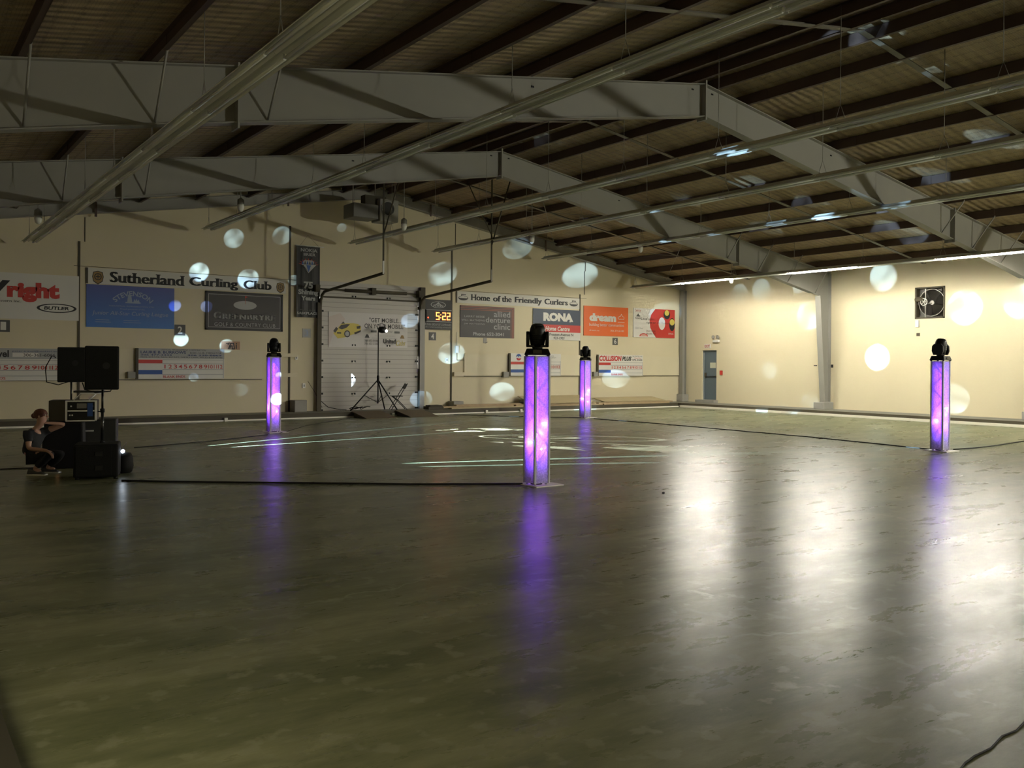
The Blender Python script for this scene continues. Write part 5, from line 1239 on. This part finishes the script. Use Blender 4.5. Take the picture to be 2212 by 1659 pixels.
# face: nose, eyes, mouth, ears belong to the head
b = MB(); b.hexa([(.205, .085, .845), (.205, .115, .845), (.20, .112, .885), (.20, .088, .885), (.238, .088, .845), (.238, .112, .845), (.212, .105, .885), (.212, .095, .885)], m_skin); b.bevel(.006, 2); b.build('nose', per)
for y in (.068, .132):
    b = MB(); b.sphere((.197, y, .880), .011, pw, 8); b.sphere((.206, y, .880), .005, pbk, 6); b.build('eye', per)
b = MB(); b.sphere((.200, .10, .822), .02, P('lips', (.30, .10, .08)), 8, (.5, 1, .35)); b.build('mouth', per)
for y in (.018, .182):
    b = MB(); b.sphere((.13, y, .865), .022, m_skin, 8, (.7, .4, 1.2)); b.build('ear', per)
b = MB(); b.sphere((.108, .10, .893), .097, m_hair, 18, (1.0, .98, .86)); b.sphere((.012, .10, .868), .040, m_hair, 12)
b.build('hair', per)
Js = {k: J[k] for k in ('waist', 'chest', 'shR', 'shL')}
Js['hem'] = (-.03, .10, .27, (.165, .145)); Js['waist'] = (-.035, .10, .40, (.145, .125)); Js['chest'] = (.0, .10, .555, (.155, .145)); Js['collar'] = (.045, .10, .665, .075)
Js['shR'] = (.02, -.065, .62, .072); Js['slR'] = (.045, -.11, .485, .060); Js['shL'] = (.07, .265, .62, .072); Js['slL'] = (.20, .26, .665, .060)
skin('shirt', per, ({k: Js[k] for k in ('hem', 'waist', 'chest', 'collar', 'shR', 'slR', 'shL', 'slL')}, [('hem', 'waist'), ('waist', 'chest'), ('chest', 'collar'), ('chest', 'shR'), ('shR', 'slR'), ('chest', 'shL'), ('shL', 'slL')]), m_shirt, 2)
Jt = {'p': (-.01, .10, .25, (.11, .10)), 'hR': (.05, .03, .255, .10), 'kR': (.365, -.06, .335, .078), 'aR': (.12, -.04, .12, .055), 'hL': (.05, .19, .255, .10), 'kL': (.385, .24, .30, .078), 'aL': (.16, .24, .11, .055)}
skin('trousers', per, (Jt, [('p', 'hR'), ('hR', 'kR'), ('kR', 'aR'), ('p', 'hL'), ('hL', 'kL'), ('kL', 'aL')]), m_trou, 2)
for y, x in ((-.045, .0), (.245, .05)):
    b = MB(); b.hexa([(x + .0, y - .045, .02), (x + .27, y - .04, .02), (x + .27, y + .04, .02), (x + .0, y + .045, .02), (x + .02, y - .035, .10), (x + .22, y - .03, .055), (x + .22, y + .03, .055), (x + .02, y + .035, .10)], m_shoe); b.bevel(.018, 2)
    sh = b.build('shoe', per)
    b = MB(); b.box(x - .005, y - .05, .0, x + .28, y + .05, .022, m_sole); b.bevel(.008, 2); b.build('sole', sh)

# ================================================================ FLOOR CORDS
def cord(pts, label, r=.010, m=m_cord, cat='cable', name='floor_cable', group=None, jit=.02):
    random.seed(len(label)); P_ = [Vector((x, y, r)) for x, y in pts]; out = []
    for a, c_ in zip(P_[:-1], P_[1:]):
        n = max(2, int((c_ - a).length / .5))
        for k in range(n):
            q = a.lerp(c_, k / n); out.append((q.x + random.uniform(-jit, jit), q.y + random.uniform(-jit, jit), r))
    out.append(tuple(P_[-1]))
    b = MB(); b.tube(out, r, m, 6)
    return tag(b.build(name, recenter=True), label, cat, group)
cord([(7.385, 10.118), (6.132, 10.860), (5.205, 11.562), (3.753, 12.657), (2.840, 13.409)], 'black cable on the floor from the central pillar left to the subwoofer', .014)
cord([(7.380, 20.084), (5.634, 19.019), (4.118, 18.387)], 'black cable on the floor from the rear left pillar to the effect light')
cord([(7.848, 20.439), (9.314, 22.471), (11.822, 24.947)], 'thin black cable from the rear left pillar toward the ramps', .006)
cord([(18.051, 20.983), (18.177, 18.724), (18.090, 15.880), (17.980, 13.224), (17.711, 11.137), (17.472, 9.836)], 'black cable on the floor from the farthest pillar to the right pillar', .012)
cord([(17.998, 21.541), (17.084, 22.587), (16.070, 23.701), (15.432, 24.916)], 'black cable on the floor running left from the farthest pillar', .010)
cord([(17.889, 9.583), (19.095, 9.554), (21.283, 9.798), (22.580, 9.894)], 'black cable on the floor from the right pillar out of frame', .012)
cord([(2.024, 15.742), (1.814, 15.801), (1.342, 15.815)], 'black cable on the floor behind the crouching person', .010)
m_tape = mat('silver_tape', (.8, .8, .75), .25, .5)
for i, (a, c_, l) in enumerate((((18.155, 16.127), (18.155, 15.843), 'leftmost bit of shiny tape'), ((18.123, 15.675), (18.071, 15.249), 'second bit of shiny tape from the left'), ((18.009, 15.018), (17.970, 14.693), 'longest bit of shiny tape'), ((17.937, 13.720), (17.938, 13.560), 'rightmost bit of shiny tape'))):
    b = MB(); va, vb = Vector((a[0], a[1], 0)), Vector((c_[0], c_[1], 0)); n_ = (vb - va).normalized().cross(Vector((0, 0, 1))) * .03
    q = [va - n_, vb - n_, vb + n_, va + n_]; b.hexa([(p.x, p.y, .0245) for p in q] + [(p.x, p.y, .0265) for p in q], m_tape)
    tag(b.build('tape_piece', recenter=True), l + ' over the long cable before the right wall', 'tape', 'shiny tape on the cable')
cord([(4.673, 2.080), (4.476, 2.050), (4.345, 2.023), (4.225, 2.030), (4.050, 1.995), (3.910, 1.995), (3.808, 1.983), (3.640, 1.943)], 'thin dark cord at the bottom right corner of the floor', .004, cat='cord', jit=.001)
for c_, r, l in (((8.433, 8.393), .02, 'tiny black scrap on the floor right of the central pillar'), ((7.263, 8.809), .008, 'tiny dark crumb on the floor just right of the central pillar')):
    b = MB(); b.sphere((0, 0, r * .7), r, m_black, 7, (1.2, .8, .7)); tag(b.build('floor_scrap', loc=(c_[0], c_[1], 0)), l, 'scrap')
